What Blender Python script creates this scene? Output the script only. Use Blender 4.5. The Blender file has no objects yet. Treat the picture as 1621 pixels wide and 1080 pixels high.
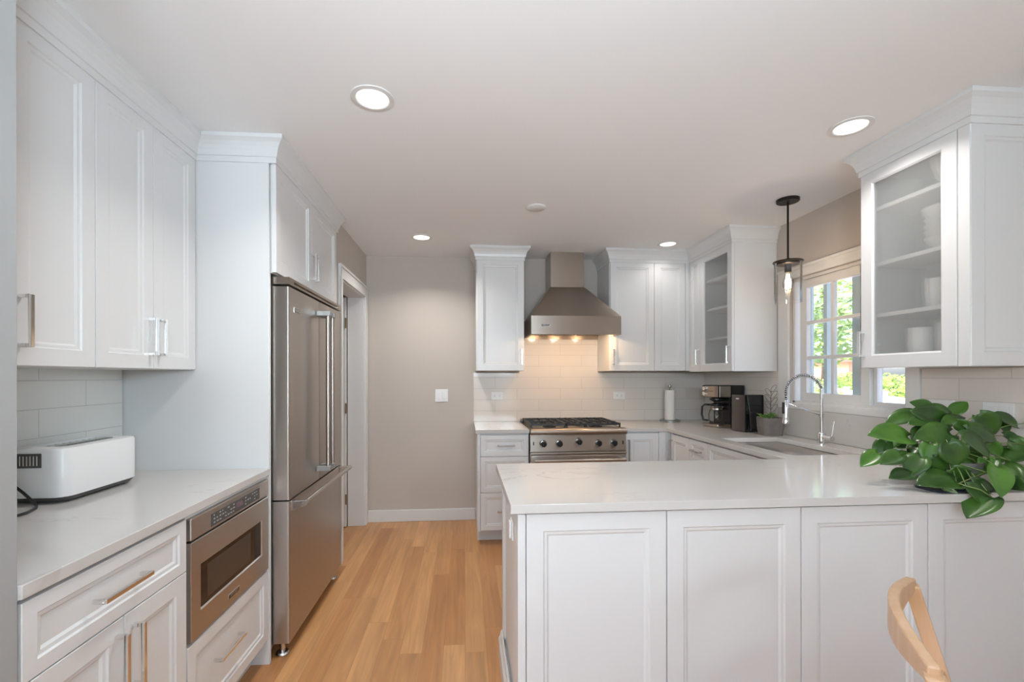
import bpy, bmesh, math, random
from mathutils import Vector, Matrix
random.seed(7)
S = bpy.context.scene
C = bpy.context.collection
PI = math.pi

# ------------------------------------------------------------------ camera
F_PX, CXO, HY, YAW, ROLL, CAMZ = 716.24, -17.91, 595.31, 0.0794, 0.0017, 1.3329
cd = bpy.data.cameras.new('camera'); cam = bpy.data.objects.new('camera', cd); C.objects.link(cam)
cam.location = (0, 0, CAMZ)
cam.rotation_euler = (PI/2, ROLL, -YAW)
cd.sensor_fit = 'HORIZONTAL'; cd.sensor_width = 36; cd.lens = F_PX*36/1621
cd.shift_x = -CXO/1621; cd.shift_y = (HY-540)/1621
cd.clip_start = .05; cd.clip_end = 200
S.camera = cam

# ------------------------------------------------------------------ world, sun, exposure
S.view_settings.view_transform = 'Standard'; S.view_settings.look = 'None'
S.view_settings.exposure = 0.03; S.view_settings.gamma = 1.0; S.view_settings.use_curve_mapping = False
w = bpy.data.worlds.new('world'); S.world = w; w.use_nodes = True
nt = w.node_tree; bg = nt.nodes['Background']
sky = nt.nodes.new('ShaderNodeTexSky'); sky.sky_type = 'NISHITA'; sky.sun_disc = False
sky.sun_elevation = math.radians(50); sky.sun_rotation = math.radians(250); sky.air_density = .7; sky.dust_density = 3
nt.links.new(sky.outputs[0], bg.inputs[0]); bg.inputs[1].default_value = .8
sd = bpy.data.lights.new('sun', 'SUN'); sd.energy = 5.5; sd.angle = .01; sd.color = (1, .95, .88)
so = bpy.data.objects.new('sun', sd); C.objects.link(so)
so.rotation_euler = Vector((-.62, -.45, .75)).to_track_quat('Z', 'Y').to_euler()

def area(name, loc, d, sx, sy, power, col=(1,1,1), shape='RECTANGLE', spread=PI):
    l = bpy.data.lights.new(name, 'AREA'); l.shape = shape; l.size = sx
    if shape in ('RECTANGLE', 'ELLIPSE'): l.size_y = sy
    l.energy = power; l.color = col; l.spread = spread
    o = bpy.data.objects.new(name, l); C.objects.link(o); o.location = loc
    o.rotation_euler = Vector(d).to_track_quat('-Z', 'Y').to_euler(); return o
CEIL = 2.432
# added fill lights at assumed dining-side windows behind the camera, tilted toward the ceiling
area('added_fill_rear', (-.1, -5.2, 1.35), (0, 1, .75), 3.0, 1.9, 22, (.70, .87, 1))
area('added_fill_side', (-2.4, -1.3, 1.4), (1, .6, .9), 1.8, 1.7, 20, (.66, .87, 1))
# added fill lights, unseen behind the camera, brighten ceiling and upper cabinets
for x, y, dx, p in ((-.5, -1.3, 0, 22), (.92, -1.2, -.45, 24), (.2, -.45, -.2, 23)): area('added_fill_uplight', (x, y, 1.62), (dx, 1, .72), .5, .5, p*.92, (.71, .875, 1), 'DISK', 2.6)

# ------------------------------------------------------------------ materials
def mat(name, col, rough=.5, metal=0, spec=.5, **k):
    m = bpy.data.materials.new(name); m.use_nodes = True
    b = m.node_tree.nodes['Principled BSDF']
    b.inputs['Base Color'].default_value = (*col, 1); b.inputs['Roughness'].default_value = rough
    b.inputs['Metallic'].default_value = metal; b.inputs['Specular IOR Level'].default_value = spec
    for kk, v in k.items(): b.inputs[kk.replace('_', ' ')].default_value = v
    return m
def N(m, t, **k):
    n = m.node_tree.nodes.new(t)
    for a, v in k.items(): setattr(n, a, v)
    return n
def L(m, a, b): m.node_tree.links.new(a, b)
def mottle(m, col, amt=.03, scale=3, bump=0, bscale=200):
    b = m.node_tree.nodes['Principled BSDF']
    tc = N(m, 'ShaderNodeTexCoord'); no = N(m, 'ShaderNodeTexNoise'); no.inputs['Scale'].default_value = scale
    L(m, tc.outputs['Object'], no.inputs['Vector'])
    mx = N(m, 'ShaderNodeMix', data_type='RGBA')
    mx.inputs[6].default_value = (*[c*(1-amt) for c in col], 1); mx.inputs[7].default_value = (*[min(1, c*(1+amt)) for c in col], 1)
    L(m, no.outputs[0], mx.inputs[0]); L(m, mx.outputs[2], b.inputs['Base Color'])
    if bump:
        n2 = N(m, 'ShaderNodeTexNoise'); n2.inputs['Scale'].default_value = bscale; L(m, tc.outputs['Object'], n2.inputs['Vector'])
        bp = N(m, 'ShaderNodeBump'); bp.inputs['Strength'].default_value = bump; bp.inputs['Distance'].default_value = .002
        L(m, n2.outputs[0], bp.inputs['Height']); L(m, bp.outputs[0], b.inputs['Normal'])
    return m
def mk(name, col, rough, amt=.02, scale=2, bump=0, **k): return mottle(mat(name, col, rough, **k), col, amt, scale, bump)

M = {}
M['paint'] = mk('white_cabinet_paint', (.70, .70, .695), .32, .012, 2)
M['trimp'] = mk('white_trim_paint', (.72, .71, .695), .38, .012, 2)
M['wall'] = mk('greige_wall_paint', (.53, .475, .425), .75, .015, 1.5, .15)
M['ceil'] = mk('ceiling_paint', (.86, .86, .86), .85, .01, 1.2, .1)
M['chrome'] = mk('polished_chrome', (.82, .82, .82), .09, .02, 8, metal=1)
M['nickel'] = mk('brushed_nickel', (.62, .61, .59), .25, .03, 20, metal=1)
M['iron'] = mk('cast_iron', (.018, .017, .016), .45, .1, 60, .3)
M['black'] = mk('black_plastic', (.012, .012, .013), .28, .1, 20)
M['gloss'] = mk('black_gloss', (.006, .006, .007), .06, .1, 10)
M['dark'] = mk('dark_gap', (.02, .018, .017), .7, .1, 10)
M['grey'] = mk('dark_grey_plastic', (.07, .07, .068), .45, .05, 10)
M['bronze'] = mk('dark_bronze', (.025, .02, .017), .4, .1, 20, metal=.6)
M['wplast'] = mk('white_plastic', (.78, .78, .77), .3, .01, 5)
M['paper'] = mk('paper_towel', (.86, .82, .77), .95, .03, 60, .5)
M['cer'] = mk('white_ceramic', (.82, .82, .8), .15, .01, 5)
M['fenc'] = mk('white_vinyl', (.88, .88, .87), .5, .02, 3)
M['conc'] = mk('pale_concrete', (.75, .73, .7), .9, .06, 1)
M['grass'] = mk('lawn_green', (.14, .25, .05), .95, .3, 6)
M['leafo'] = mk('bright_leaves', (.27, .42, .08), .6, .4, 1.2)
M['leafd'] = mk('tree_leaves', (.30, .42, .17), .6, .4, .8)
M['bark'] = mk('bark', (.12, .08, .05), .9, .3, 8)
M['peach'] = mk('peach_siding', (.60, .36, .22), .8, .05, 3)
M['roof'] = mk('roof_shingle', (.2, .15, .13), .9, .1, 5)
M['stem'] = mk('plant_stem', (.16, .24, .07), .5, .1, 20)
M['pink'] = mk('pink_petals', (.62, .36, .30), .6, .1, 30)
M['yel'] = mk('pale_sprouts', (.55, .52, .22), .6, .15, 30)
M['soil'] = mk('potting_soil', (.04, .028, .02), .95, .3, 60, .6)
M['brass'] = mk('aged_brass', (.30, .19, .09), .4, .1, 20, metal=.8)
M['seal'] = mk('teal_grey_paint', (.42, .50, .47), .5, .03, 4)
M['greypl'] = mk('grey_metal', (.32, .32, .31), .35, .05, 10, metal=.5)

def steel(name, col, rough, axis=2, spread=.05):
    m = mat(name, col, rough, 1); b = m.node_tree.nodes['Principled BSDF']
    b.inputs['Anisotropic'].default_value = .75; b.inputs['Anisotropic Rotation'].default_value = .25
    tg = N(m, 'ShaderNodeTangent', direction_type='RADIAL', axis='Z'); L(m, tg.outputs[0], b.inputs['Tangent'])
    tc = N(m, 'ShaderNodeTexCoord'); mp = N(m, 'ShaderNodeMapping')
    sc = [420, 420, 420]; sc[axis] = 1.2; mp.inputs['Scale'].default_value = sc
    no = N(m, 'ShaderNodeTexNoise'); no.inputs['Scale'].default_value = 2; no.inputs['Detail'].default_value = 3
    L(m, tc.outputs['Object'], mp.inputs['Vector']); L(m, mp.outputs[0], no.inputs['Vector'])
    r = N(m, 'ShaderNodeMapRange'); r.inputs['To Min'].default_value = rough-spread*.5; r.inputs['To Max'].default_value = rough+spread*.5
    L(m, no.outputs[0], r.inputs[0]); L(m, r.outputs[0], b.inputs['Roughness'])
    mx = N(m, 'ShaderNodeMix', data_type='RGBA'); mx.inputs[6].default_value = (*[c*.985 for c in col], 1); mx.inputs[7].default_value = (*[min(1, c*1.01) for c in col], 1)
    L(m, no.outputs[0], mx.inputs[0]); L(m, mx.outputs[2], b.inputs['Base Color'])
    return m
M['steelv'] = steel('stainless_vertical_grain', (.47, .43, .395), .33, 2)
M['steelh'] = steel('stainless_horizontal_grain', (.43, .375, .325), .33, 0)
M['steely'] = steel('stainless_long_grain', (.52, .485, .45), .33, 1)

def quartz():
    m = mat('veined_white_quartz', (.8, .79, .77), .13); b = m.node_tree.nodes['Principled BSDF']
    tc = N(m, 'ShaderNodeTexCoord')
    wv = N(m, 'ShaderNodeTexNoise'); wv.inputs['Scale'].default_value = 1.1; wv.inputs['Detail'].default_value = 5; wv.inputs['Roughness'].default_value = .6; wv.inputs['Distortion'].default_value = .6
    mp = N(m, 'ShaderNodeMapping'); mp.inputs['Rotation'].default_value = (.3, .2, .5); mp.inputs['Scale'].default_value = (.8, 1.7, 1)
    L(m, tc.outputs['Object'], mp.inputs[0]); L(m, mp.outputs[0], wv.inputs['Vector'])
    s = N(m, 'ShaderNodeMath', operation='SUBTRACT'); s.inputs[1].default_value = .5; L(m, wv.outputs[0], s.inputs[0])
    a = N(m, 'ShaderNodeMath', operation='ABSOLUTE'); L(m, s.outputs[0], a.inputs[0])
    r = N(m, 'ShaderNodeMapRange'); r.inputs['From Max'].default_value = .0065; r.inputs['To Min'].default_value = 1; r.inputs['To Max'].default_value = 0
    L(m, a.outputs[0], r.inputs[0])
    n2 = N(m, 'ShaderNodeTexNoise'); n2.inputs['Scale'].default_value = 2.3; L(m, tc.outputs['Object'], n2.inputs['Vector'])
    r2 = N(m, 'ShaderNodeMapRange'); r2.inputs['From Min'].default_value = .48; r2.inputs['From Max'].default_value = .68; L(m, n2.outputs[0], r2.inputs[0])
    mu = N(m, 'ShaderNodeMath', operation='MULTIPLY'); L(m, r.outputs[0], mu.inputs[0]); L(m, r2.outputs[0], mu.inputs[1])
    m3 = N(m, 'ShaderNodeMath', operation='MULTIPLY'); m3.inputs[1].default_value = .55; L(m, mu.outputs[0], m3.inputs[0])
    cl = N(m, 'ShaderNodeMix', data_type='RGBA'); cl.inputs[6].default_value = (.57, .545, .515, 1); cl.inputs[7].default_value = (.61, .59, .565, 1)
    L(m, n2.outputs[0], cl.inputs[0])
    mx = N(m, 'ShaderNodeMix', data_type='RGBA'); mx.inputs[7].default_value = (.42, .37, .32, 1)
    L(m, cl.outputs[2], mx.inputs[6]); L(m, m3.outputs[0], mx.inputs[0]); L(m, mx.outputs[2], b.inputs['Base Color'])
    return m
M['quartz'] = quartz()

def tile(name, axis, col, off=(0, 0)):
    """4 x 16 inch running bond; axis = which world axis runs along the wall"""
    m = mat(name, col, .12); b = m.node_tree.nodes['Principled BSDF']
    tc = N(m, 'ShaderNodeTexCoord'); sp = N(m, 'ShaderNodeSeparateXYZ'); L(m, tc.outputs['Object'], sp.inputs[0])
    cb = N(m, 'ShaderNodeCombineXYZ')
    ax = N(m, 'ShaderNodeMath', operation='ADD'); ax.inputs[1].default_value = off[0]; L(m, sp.outputs[axis], ax.inputs[0])
    az = N(m, 'ShaderNodeMath', operation='ADD'); az.inputs[1].default_value = off[1]; L(m, sp.outputs['Z'], az.inputs[0])
    L(m, ax.outputs[0], cb.inputs[0]); L(m, az.outputs[0], cb.inputs[1])
    br = N(m, 'ShaderNodeTexBrick'); br.offset = .5; br.inputs['Scale'].default_value = 1
    br.inputs['Brick Width'].default_value = .409; br.inputs['Row Height'].default_value = .1037
    br.inputs['Mortar Size'].default_value = .0016; br.inputs['Mortar Smooth'].default_value = .4
    br.inputs['Color1'].default_value = (*col, 1); br.inputs['Color2'].default_value = (*[c*.985 for c in col], 1)
    br.inputs['Mortar'].default_value = (*[c*.68 for c in col], 1)
    L(m, cb.outputs[0], br.inputs['Vector']); L(m, br.outputs['Color'], b.inputs['Base Color'])
    rr = N(m, 'ShaderNodeMapRange'); rr.inputs['To Min'].default_value = .1; rr.inputs['To Max'].default_value = .7
    L(m, br.outputs['Fac'], rr.inputs[0]); L(m, rr.outputs[0], b.inputs['Roughness'])
    no = N(m, 'ShaderNodeTexNoise'); no.inputs['Scale'].default_value = 7; L(m, cb.outputs[0], no.inputs['Vector'])
    sb = N(m, 'ShaderNodeMath', operation='MULTIPLY_ADD'); sb.inputs[1].default_value = -1.5
    L(m, br.outputs['Fac'], sb.inputs[0]); L(m, no.outputs[0], sb.inputs[2])
    bp = N(m, 'ShaderNodeBump'); bp.inputs['Strength'].default_value = .35; bp.inputs['Distance'].default_value = .0015
    L(m, sb.outputs[0], bp.inputs['Height']); L(m, bp.outputs[0], b.inputs['Normal'])
    return m
TC = (.72, .665, .61)
M['tileb'] = tile('greige_subway_tile_back', 'X', TC, (.5345, -.0744))
M['tiler'] = tile('greige_subway_tile_right', 'Y', TC, (.1, -.0744))
M['tilel'] = tile('greige_subway_tile_alcove_lightened', 'Y', (.80, .80, .76), (.076, -.0744))  # same tile, colour raised to stand in for light missing in the alcove

def oak(name='oak_plank_floor', plank=True):
    m = mat(name, (.5, .3, .15), .36); b = m.node_tree.nodes['Principled BSDF']
    tc = N(m, 'ShaderNodeTexCoord'); sp = N(m, 'ShaderNodeSeparateXYZ'); L(m, tc.outputs['Object'], sp.inputs[0])
    def math_(op, a, v=None, c=None):
        n = N(m, 'ShaderNodeMath', operation=op)
        for i, q in enumerate((a, v, c)):
            if q is None: continue
            if isinstance(q, (int, float)): n.inputs[i].default_value = q
            else: L(m, q, n.inputs[i])
        return n.outputs[0]
    W, LEN = .104, 1.25
    u = math_('DIVIDE', sp.outputs['X'], W); iu = math_('FLOOR', u); fu = math_('SUBTRACT', u, iu)
    wn = N(m, 'ShaderNodeTexWhiteNoise', noise_dimensions='1D'); L(m, iu, wn.inputs['W'])
    v = math_('DIVIDE', sp.outputs['Y'], LEN); v2 = math_('MULTIPLY_ADD', wn.outputs[0], 7.3, v); iv = math_('FLOOR', v2); fv = math_('SUBTRACT', v2, iv)
    cb = N(m, 'ShaderNodeCombineXYZ'); L(m, iu, cb.inputs[0]); L(m, iv, cb.inputs[1])
    w2 = N(m, 'ShaderNodeTexWhiteNoise', noise_dimensions='3D'); L(m, cb.outputs[0], w2.inputs['Vector'])
    # grain
    off = N(m, 'ShaderNodeVectorMath', operation='MULTIPLY_ADD'); L(m, w2.outputs['Color'], off.inputs[0]); off.inputs[1].default_value = (9, 9, 9); L(m, tc.outputs['Object'], off.inputs[2])
    mp = N(m, 'ShaderNodeMapping'); mp.inputs['Scale'].default_value = (26, 1.6, 1); L(m, off.outputs[0], mp.inputs[0])
    g = N(m, 'ShaderNodeTexNoise'); g.inputs['Scale'].default_value = 1.4; g.inputs['Detail'].default_value = 6; g.inputs['Distortion'].default_value = .8; L(m, mp.outputs[0], g.inputs['Vector'])
    mp2 = N(m, 'ShaderNodeMapping'); mp2.inputs['Scale'].default_value = (6, .7, 1); L(m, off.outputs[0], mp2.inputs[0])
    g2 = N(m, 'ShaderNodeTexNoise'); g2.inputs['Scale'].default_value = 1.2; g2.inputs['Detail'].default_value = 3; L(m, mp2.outputs[0], g2.inputs['Vector'])
    cr = N(m, 'ShaderNodeValToRGB'); L(m, w2.outputs['Value'], cr.inputs[0])
    e = cr.color_ramp.elements; e[0].position = 0; e[0].color = (.45, .205, .075, 1); e[1].position = 1; e[1].color = (.62, .33, .14, 1)
    e2 = cr.color_ramp.elements.new(.5); e2.color = (.51, .258, .102, 1)
    gr = N(m, 'ShaderNodeMapRange'); gr.inputs['From Min'].default_value = .3; gr.inputs['From Max'].default_value = .7; gr.inputs['To Min'].default_value = .84; gr.inputs['To Max'].default_value = 1.10; L(m, g.outputs[0], gr.inputs[0])
    gr2 = N(m, 'ShaderNodeMapRange'); gr2.inputs['From Min'].default_value = .3; gr2.inputs['From Max'].default_value = .7; gr2.inputs['To Min'].default_value = .88; gr2.inputs['To Max'].default_value = 1.1; L(m, g2.outputs[0], gr2.inputs[0])
    k = math_('MULTIPLY', gr.outputs[0], gr2.outputs[0])
    if plank:
        d1 = math_('MINIMUM', fu, math_('SUBTRACT', 1, fu)); e1 = math_('LESS_THAN', d1, .010)
        d2 = math_('MINIMUM', fv, math_('SUBTRACT', 1, fv)); e2_ = math_('LESS_THAN', d2, .0009)
        ed = math_('MAXIMUM', e1, e2_); k = math_('MULTIPLY', k, math_('MULTIPLY_ADD', ed, -.22, 1))
    vm = N(m, 'ShaderNodeVectorMath', operation='SCALE'); L(m, cr.outputs[0], vm.inputs[0]); L(m, k, vm.inputs['Scale'])
    L(m, vm.outputs[0], b.inputs['Base Color'])
    return m
M['floor'] = oak()
def wood():
    col = (.62, .40, .20); m = mat('golden_beech', col, .35); b = m.node_tree.nodes['Principled BSDF']
    tc = N(m, 'ShaderNodeTexCoord'); mp = N(m, 'ShaderNodeMapping'); mp.inputs['Scale'].default_value = (30, 30, 3)
    no = N(m, 'ShaderNodeTexNoise'); no.inputs['Scale'].default_value = 1.5; no.inputs['Detail'].default_value = 4
    L(m, tc.outputs['Object'], mp.inputs[0]); L(m, mp.outputs[0], no.inputs['Vector'])
    mx = N(m, 'ShaderNodeMix', data_type='RGBA'); mx.inputs[6].default_value = (.50, .29, .11, 1); mx.inputs[7].default_value = (.68, .45, .33, 1)
    L(m, no.outputs[0], mx.inputs[0]); L(m, mx.outputs[2], b.inputs['Base Color']); return m
M['wood'] = wood()
def leafmat(name, a, bcol):
    m = mat(name, a, .3); b = m.node_tree.nodes['Principled BSDF']
    tc = N(m, 'ShaderNodeTexCoord'); no = N(m, 'ShaderNodeTexNoise'); no.inputs['Scale'].default_value = 9; no.inputs['Detail'].default_value = 2
    L(m, tc.outputs['Object'], no.inputs['Vector'])
    r = N(m, 'ShaderNodeMapRange'); r.inputs['From Min'].default_value = .35; r.inputs['From Max'].default_value = .65; L(m, no.outputs[0], r.inputs[0])
    mx = N(m, 'ShaderNodeMix', data_type='RGBA'); mx.inputs[6].default_value = (*a, 1); mx.inputs[7].default_value = (*bcol, 1)
    L(m, r.outputs[0], mx.inputs[0]); L(m, mx.outputs[2], b.inputs['Base Color']); return m
M['pothos'] = leafmat('pothos_leaf', (.018, .055, .012), (.05, .13, .018))
M['plant2'] = leafmat('succulent_leaf', (.10, .20, .04), (.2, .34, .09))
def cement():
    m = mk('grey_wash_planter', (.17, .15, .135), .8, .35, 14, .6); return m
M['planter'] = cement()

def glassmat(name, kind, rough=0, tint=(1, 1, 1), mixf=.08):
    m = bpy.data.materials.new(name); m.use_nodes = True; t = m.node_tree; t.nodes.clear()
    out = t.nodes.new('ShaderNodeOutputMaterial'); tr = t.nodes.new('ShaderNodeBsdfTransparent'); tr.inputs[0].default_value = (*tint, 1)
    mx = t.nodes.new('ShaderNodeMixShader'); gl = t.nodes.new('ShaderNodeBsdfGlossy'); gl.inputs['Roughness'].default_value = rough
    if kind == 'clear':
        fr = t.nodes.new('ShaderNodeLayerWeight'); fr.inputs[0].default_value = .12
        ml = t.nodes.new('ShaderNodeMath'); ml.operation = 'MULTIPLY_ADD'; ml.inputs[1].default_value = .75; ml.inputs[2].default_value = mixf*.3
        t.links.new(fr.outputs['Fresnel'], ml.inputs[0]); t.links.new(ml.outputs[0], mx.inputs[0])
        t.links.new(tr.outputs[0], mx.inputs[1]); t.links.new(gl.outputs[0], mx.inputs[2])
        t.links.new(mx.outputs[0], out.inputs[0])
    else:   # seeded, lightly frosted cabinet glass
        rf = t.nodes.new('ShaderNodeBsdfRefraction'); rf.inputs['IOR'].default_value = 1.12; rf.inputs['Roughness'].default_value = .09
        tc = t.nodes.new('ShaderNodeTexCoord'); no = t.nodes.new('ShaderNodeTexNoise'); no.inputs['Scale'].default_value = 90
        bp = t.nodes.new('ShaderNodeBump'); bp.inputs['Strength'].default_value = .25; bp.inputs['Distance'].default_value = .002
        t.links.new(tc.outputs['Object'], no.inputs['Vector']); t.links.new(no.outputs[0], bp.inputs['Height']); t.links.new(bp.outputs[0], rf.inputs['Normal'])
        m0 = t.nodes.new('ShaderNodeMixShader'); m0.inputs[0].default_value = .60
        t.links.new(tr.outputs[0], m0.inputs[1]); t.links.new(rf.outputs[0], m0.inputs[2])
        df = t.nodes.new('ShaderNodeBsdfDiffuse'); df.inputs[0].default_value = (.78, .81, .79, 1)
        m1 = t.nodes.new('ShaderNodeMixShader'); m1.inputs[0].default_value = .13
        t.links.new(m0.outputs[0], m1.inputs[1]); t.links.new(df.outputs[0], m1.inputs[2])
        mx.inputs[0].default_value = .05; gl.inputs['Roughness'].default_value = .12
        t.links.new(m1.outputs[0], mx.inputs[1]); t.links.new(gl.outputs[0], mx.inputs[2]); t.links.new(mx.outputs[0], out.inputs[0])
    return m
M['glass'] = glassmat('clear_window_glass', 'clear')
M['cglass'] = glassmat('seeded_cabinet_glass', 'frost')
M['lglass'] = glassmat('pendant_glass', 'clear', tint=(.99, .99, .985), mixf=.1)
def emis(name, col, s):
    m = bpy.data.materials.new(name); m.use_nodes = True; b = m.node_tree.nodes['Principled BSDF']
    b.inputs['Base Color'].default_value = (*col, 1); b.inputs['Emission Color'].default_value = (*col, 1); b.inputs['Emission Strength'].default_value = s; return m
M['lamp'] = emis('lit_diffuser', (1, .97, .93), 1.6)
M['bulb'] = emis('warm_filament_glow', (1, .72, .40), 14)
M['hoodl'] = emis('hood_lamp_lens', (1, .74, .42), 2)
M['disp'] = mk('display_window', (.16, .11, .13), .15, .05, 10)
M['mark'] = mk('control_marks', (.45, .45, .43), .5, .05, 10)

# ------------------------------------------------------------------ mesh helpers
WL = {}
class MB:
    def __init__(s): s.b = bmesh.new()
    def box(s, x0, x1, y0, y1, z0, z1):
        v = [s.b.verts.new(p) for p in ((x0,y0,z0),(x1,y0,z0),(x1,y1,z0),(x0,y1,z0),(x0,y0,z1),(x1,y0,z1),(x1,y1,z1),(x0,y1,z1))]
        for f in ((0,3,2,1),(4,5,6,7),(0,1,5,4),(1,2,6,5),(2,3,7,6),(3,0,4,7)): s.b.faces.new([v[i] for i in f])
        return s
    def prism(s, pts, d):
        """closed polygon of 3D points swept by vector d"""
        d = Vector(d); a = [s.b.verts.new(p) for p in pts]; c = [s.b.verts.new(Vector(p)+d) for p in pts]; n = len(pts)
        s.b.faces.new(a); s.b.faces.new(c[::-1])
        for i in range(n): s.b.faces.new((a[i], c[i], c[(i+1)%n], a[(i+1)%n]))
        return s
    def tube(s, pts, r, seg=12, cap=True):
        pts = [Vector(p) for p in pts]; n = len(pts); rs = r if isinstance(r, (list, tuple)) else [r]*n; rings = []
        up = None
        for i, p in enumerate(pts):
            t = (pts[min(i+1, n-1)]-pts[max(i-1, 0)]).normalized()
            if up is None: up = t.orthogonal().normalized()
            up = (up-t*up.dot(t)); up = up.normalized() if up.length > 1e-6 else t.orthogonal().normalized()
            q = t.cross(up)
            rings.append([s.b.verts.new(p+(up*math.cos(2*PI*k/seg)+q*math.sin(2*PI*k/seg))*rs[i]) for k in range(seg)])
        for i in range(n-1):
            for k in range(seg): s.b.faces.new((rings[i][k], rings[i][(k+1)%seg], rings[i+1][(k+1)%seg], rings[i+1][k]))
        if cap: s.b.faces.new(rings[0][::-1]); s.b.faces.new(rings[-1])
        return s
    def lathe(s, prof, c=(0,0,0), seg=32, axis='Z'):
        rings = []
        def P(r, h, a):
            x, y = r*math.cos(a), r*math.sin(a)
            if axis == 'Z': return (c[0]+x, c[1]+y, c[2]+h)
            if axis == 'Y': return (c[0]+x, c[1]+h, c[2]+y)
            return (c[0]+h, c[1]+x, c[2]+y)
        for r, h in prof:
            rings.append([s.b.verts.new(P(max(r, 1e-5), h, 2*PI*k/seg)) for k in range(seg)])
        for i in range(len(prof)-1):
            for k in range(seg): s.b.faces.new((rings[i][k], rings[i][(k+1)%seg], rings[i+1][(k+1)%seg], rings[i+1][k]))
        s.b.faces.new(rings[0][::-1]); s.b.faces.new(rings[-1]); return s
    def rings(s, loops, cap=True):
        rr = [[s.b.verts.new(p) for p in l] for l in loops]; n = len(rr[0])
        for i in range(len(rr)-1):
            for k in range(n): s.b.faces.new((rr[i][k], rr[i][(k+1)%n], rr[i+1][(k+1)%n], rr[i+1][k]))
        if cap: s.b.faces.new(rr[0][::-1]); s.b.faces.new(rr[-1])
        return s
    def build(s, name, m, parent=None, bevel=0, smooth=False, origin=None):
        bm = s.b; bmesh.ops.remove_doubles(bm, verts=bm.verts, dist=1e-6); bmesh.ops.recalc_face_normals(bm, faces=bm.faces)
        if parent is not None: o0 = WL[parent.name]
        elif origin is not None: o0 = Vector(origin)
        else:
            xs = [v.co for v in bm.verts]
            lo = [min(c[i] for c in xs) for i in range(3)]; hi = [max(c[i] for c in xs) for i in range(3)]
            o0 = Vector(((lo[0]+hi[0])/2, (lo[1]+hi[1])/2, lo[2]))
        # materials use object coordinates: keep a copy of world space as the mesh's own space for room-sized patterns
        bmesh.ops.translate(bm, verts=bm.verts, vec=-o0)
        me = bpy.data.meshes.new(name); bm.to_mesh(me); bm.free(); me.materials.append(M[m] if isinstance(m, str) else m)
        o = bpy.data.objects.new(name, me); C.objects.link(o)
        if parent is not None: o.parent = parent; WL[o.name] = o0
        else: o.location = o0; WL[o.name] = o0
        if smooth:
            me.shade_smooth() if hasattr(me, 'shade_smooth') else [setattr(p, 'use_smooth', True) for p in me.polygons]
            if smooth != 'all':
                for e in bmesh_sharp(me, smooth if isinstance(smooth, float) else .6): pass
        if bevel:
            b = o.modifiers.new('bevel', 'BEVEL'); b.width = bevel; b.segments = 2; b.limit_method = 'ANGLE'; b.angle_limit = .6
        return o
def bmesh_sharp(me, ang):
    bm = bmesh.new(); bm.from_mesh(me)
    for e in bm.edges:
        if len(e.link_faces) == 2 and e.calc_face_angle(0) > ang: e.smooth = False
    bm.to_mesh(me); bm.free(); return []
def thing(name, label, cat, loc, group=None):
    o = bpy.data.objects.new(name, None); C.objects.link(o); o.location = loc; o.empty_display_size = .1
    WL[o.name] = Vector(loc); return tag(o, label, cat, group)
def tag(o, label, cat, group=None):
    o['label'] = label; o['category'] = cat
    if group: o['group'] = group
    return o
def struct(o): o['kind'] = 'structure'; return o
def dup(root, loc, label, group=None):
    r = root.copy(); C.objects.link(r); r.location = loc; r['label'] = label; WL[r.name] = Vector(loc)
    if group: r['group'] = group
    def kids(a, b):
        for ch in list(a.children):
            c = ch.copy(); C.objects.link(c); c.parent = b; kids(ch, c)
    kids(root, r); return r
def text(s, size, parent, m, loc, rot, name='lettering', ext=.0004, align='CENTER'):
    cu = bpy.data.curves.new('t', 'FONT'); cu.body = s; cu.size = size; cu.extrude = ext; cu.align_x = align; cu.align_y = 'CENTER'
    ob = bpy.data.objects.new('t', cu); C.objects.link(ob); bpy.context.view_layer.update()
    me = bpy.data.meshes.new_from_object(ob.evaluated_get(bpy.context.evaluated_depsgraph_get()))
    bpy.data.objects.remove(ob); me.materials.clear(); me.materials.append(M[m]); me.transform(Matrix.Translation(Vector(loc)-WL[parent.name]) @ rot.to_4x4())
    o = bpy.data.objects.new(name, me); C.objects.link(o); o.parent = parent; WL[o.name] = WL[parent.name]; return o
RX = Matrix(((0,0,1),(1,0,0),(0,1,0)))      # text read on a surface that faces +X
RY = Matrix(((1,0,0),(0,0,-1),(0,1,0)))     # text read on a surface that faces -Y

def FM(face, plane):
    if face == '+X': return lambda a, n, z: (plane+n, a, z)
    if face == '-X': return lambda a, n, z: (plane-n, a, z)
    return lambda a, n, z: (a, plane-n, z)
def fbox(mb, f, a0, a1, n0, n1, z0, z1):
    p = f(a0, n0, z0); q = f(a1, n1, z1)
    return mb.box(min(p[0],q[0]), max(p[0],q[0]), min(p[1],q[1]), max(p[1],q[1]), min(p[2],q[2]), max(p[2],q[2]))
def rect(f, a0, a1, z0, z1, i, n): return [f(a0+i, n, z0+i), f(a1-i, n, z0+i), f(a1-i, n, z1-i), f(a0+i, n, z1-i)]
def panel_door(parent, face, plane, a0, a1, z0, z1, name='door', t=.02, fr=.052, m='paint', gap=.0015):
    """shaker door or drawer front with the stepped inner moulding"""
    f = FM(face, plane); a0 += gap; a1 -= gap; z0 += gap; z1 -= gap
    lo = [rect(f, a0, a1, z0, z1, 0, 0), rect(f, a0, a1, z0, z1, 0, t-.0015), rect(f, a0, a1, z0, z1, .0015, t),
          rect(f, a0, a1, z0, z1, fr, t), rect(f, a0, a1, z0, z1, fr+.004, t-.0045), rect(f, a0, a1, z0, z1, fr+.013, t-.0055),
          rect(f, a0, a1, z0, z1, fr+.019, t-.0105), rect(f, a0, a1, z0, z1, fr+.021, t-.0105)]
    mb = MB(); mb.rings(lo); return mb.build(name, m, parent)
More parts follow.
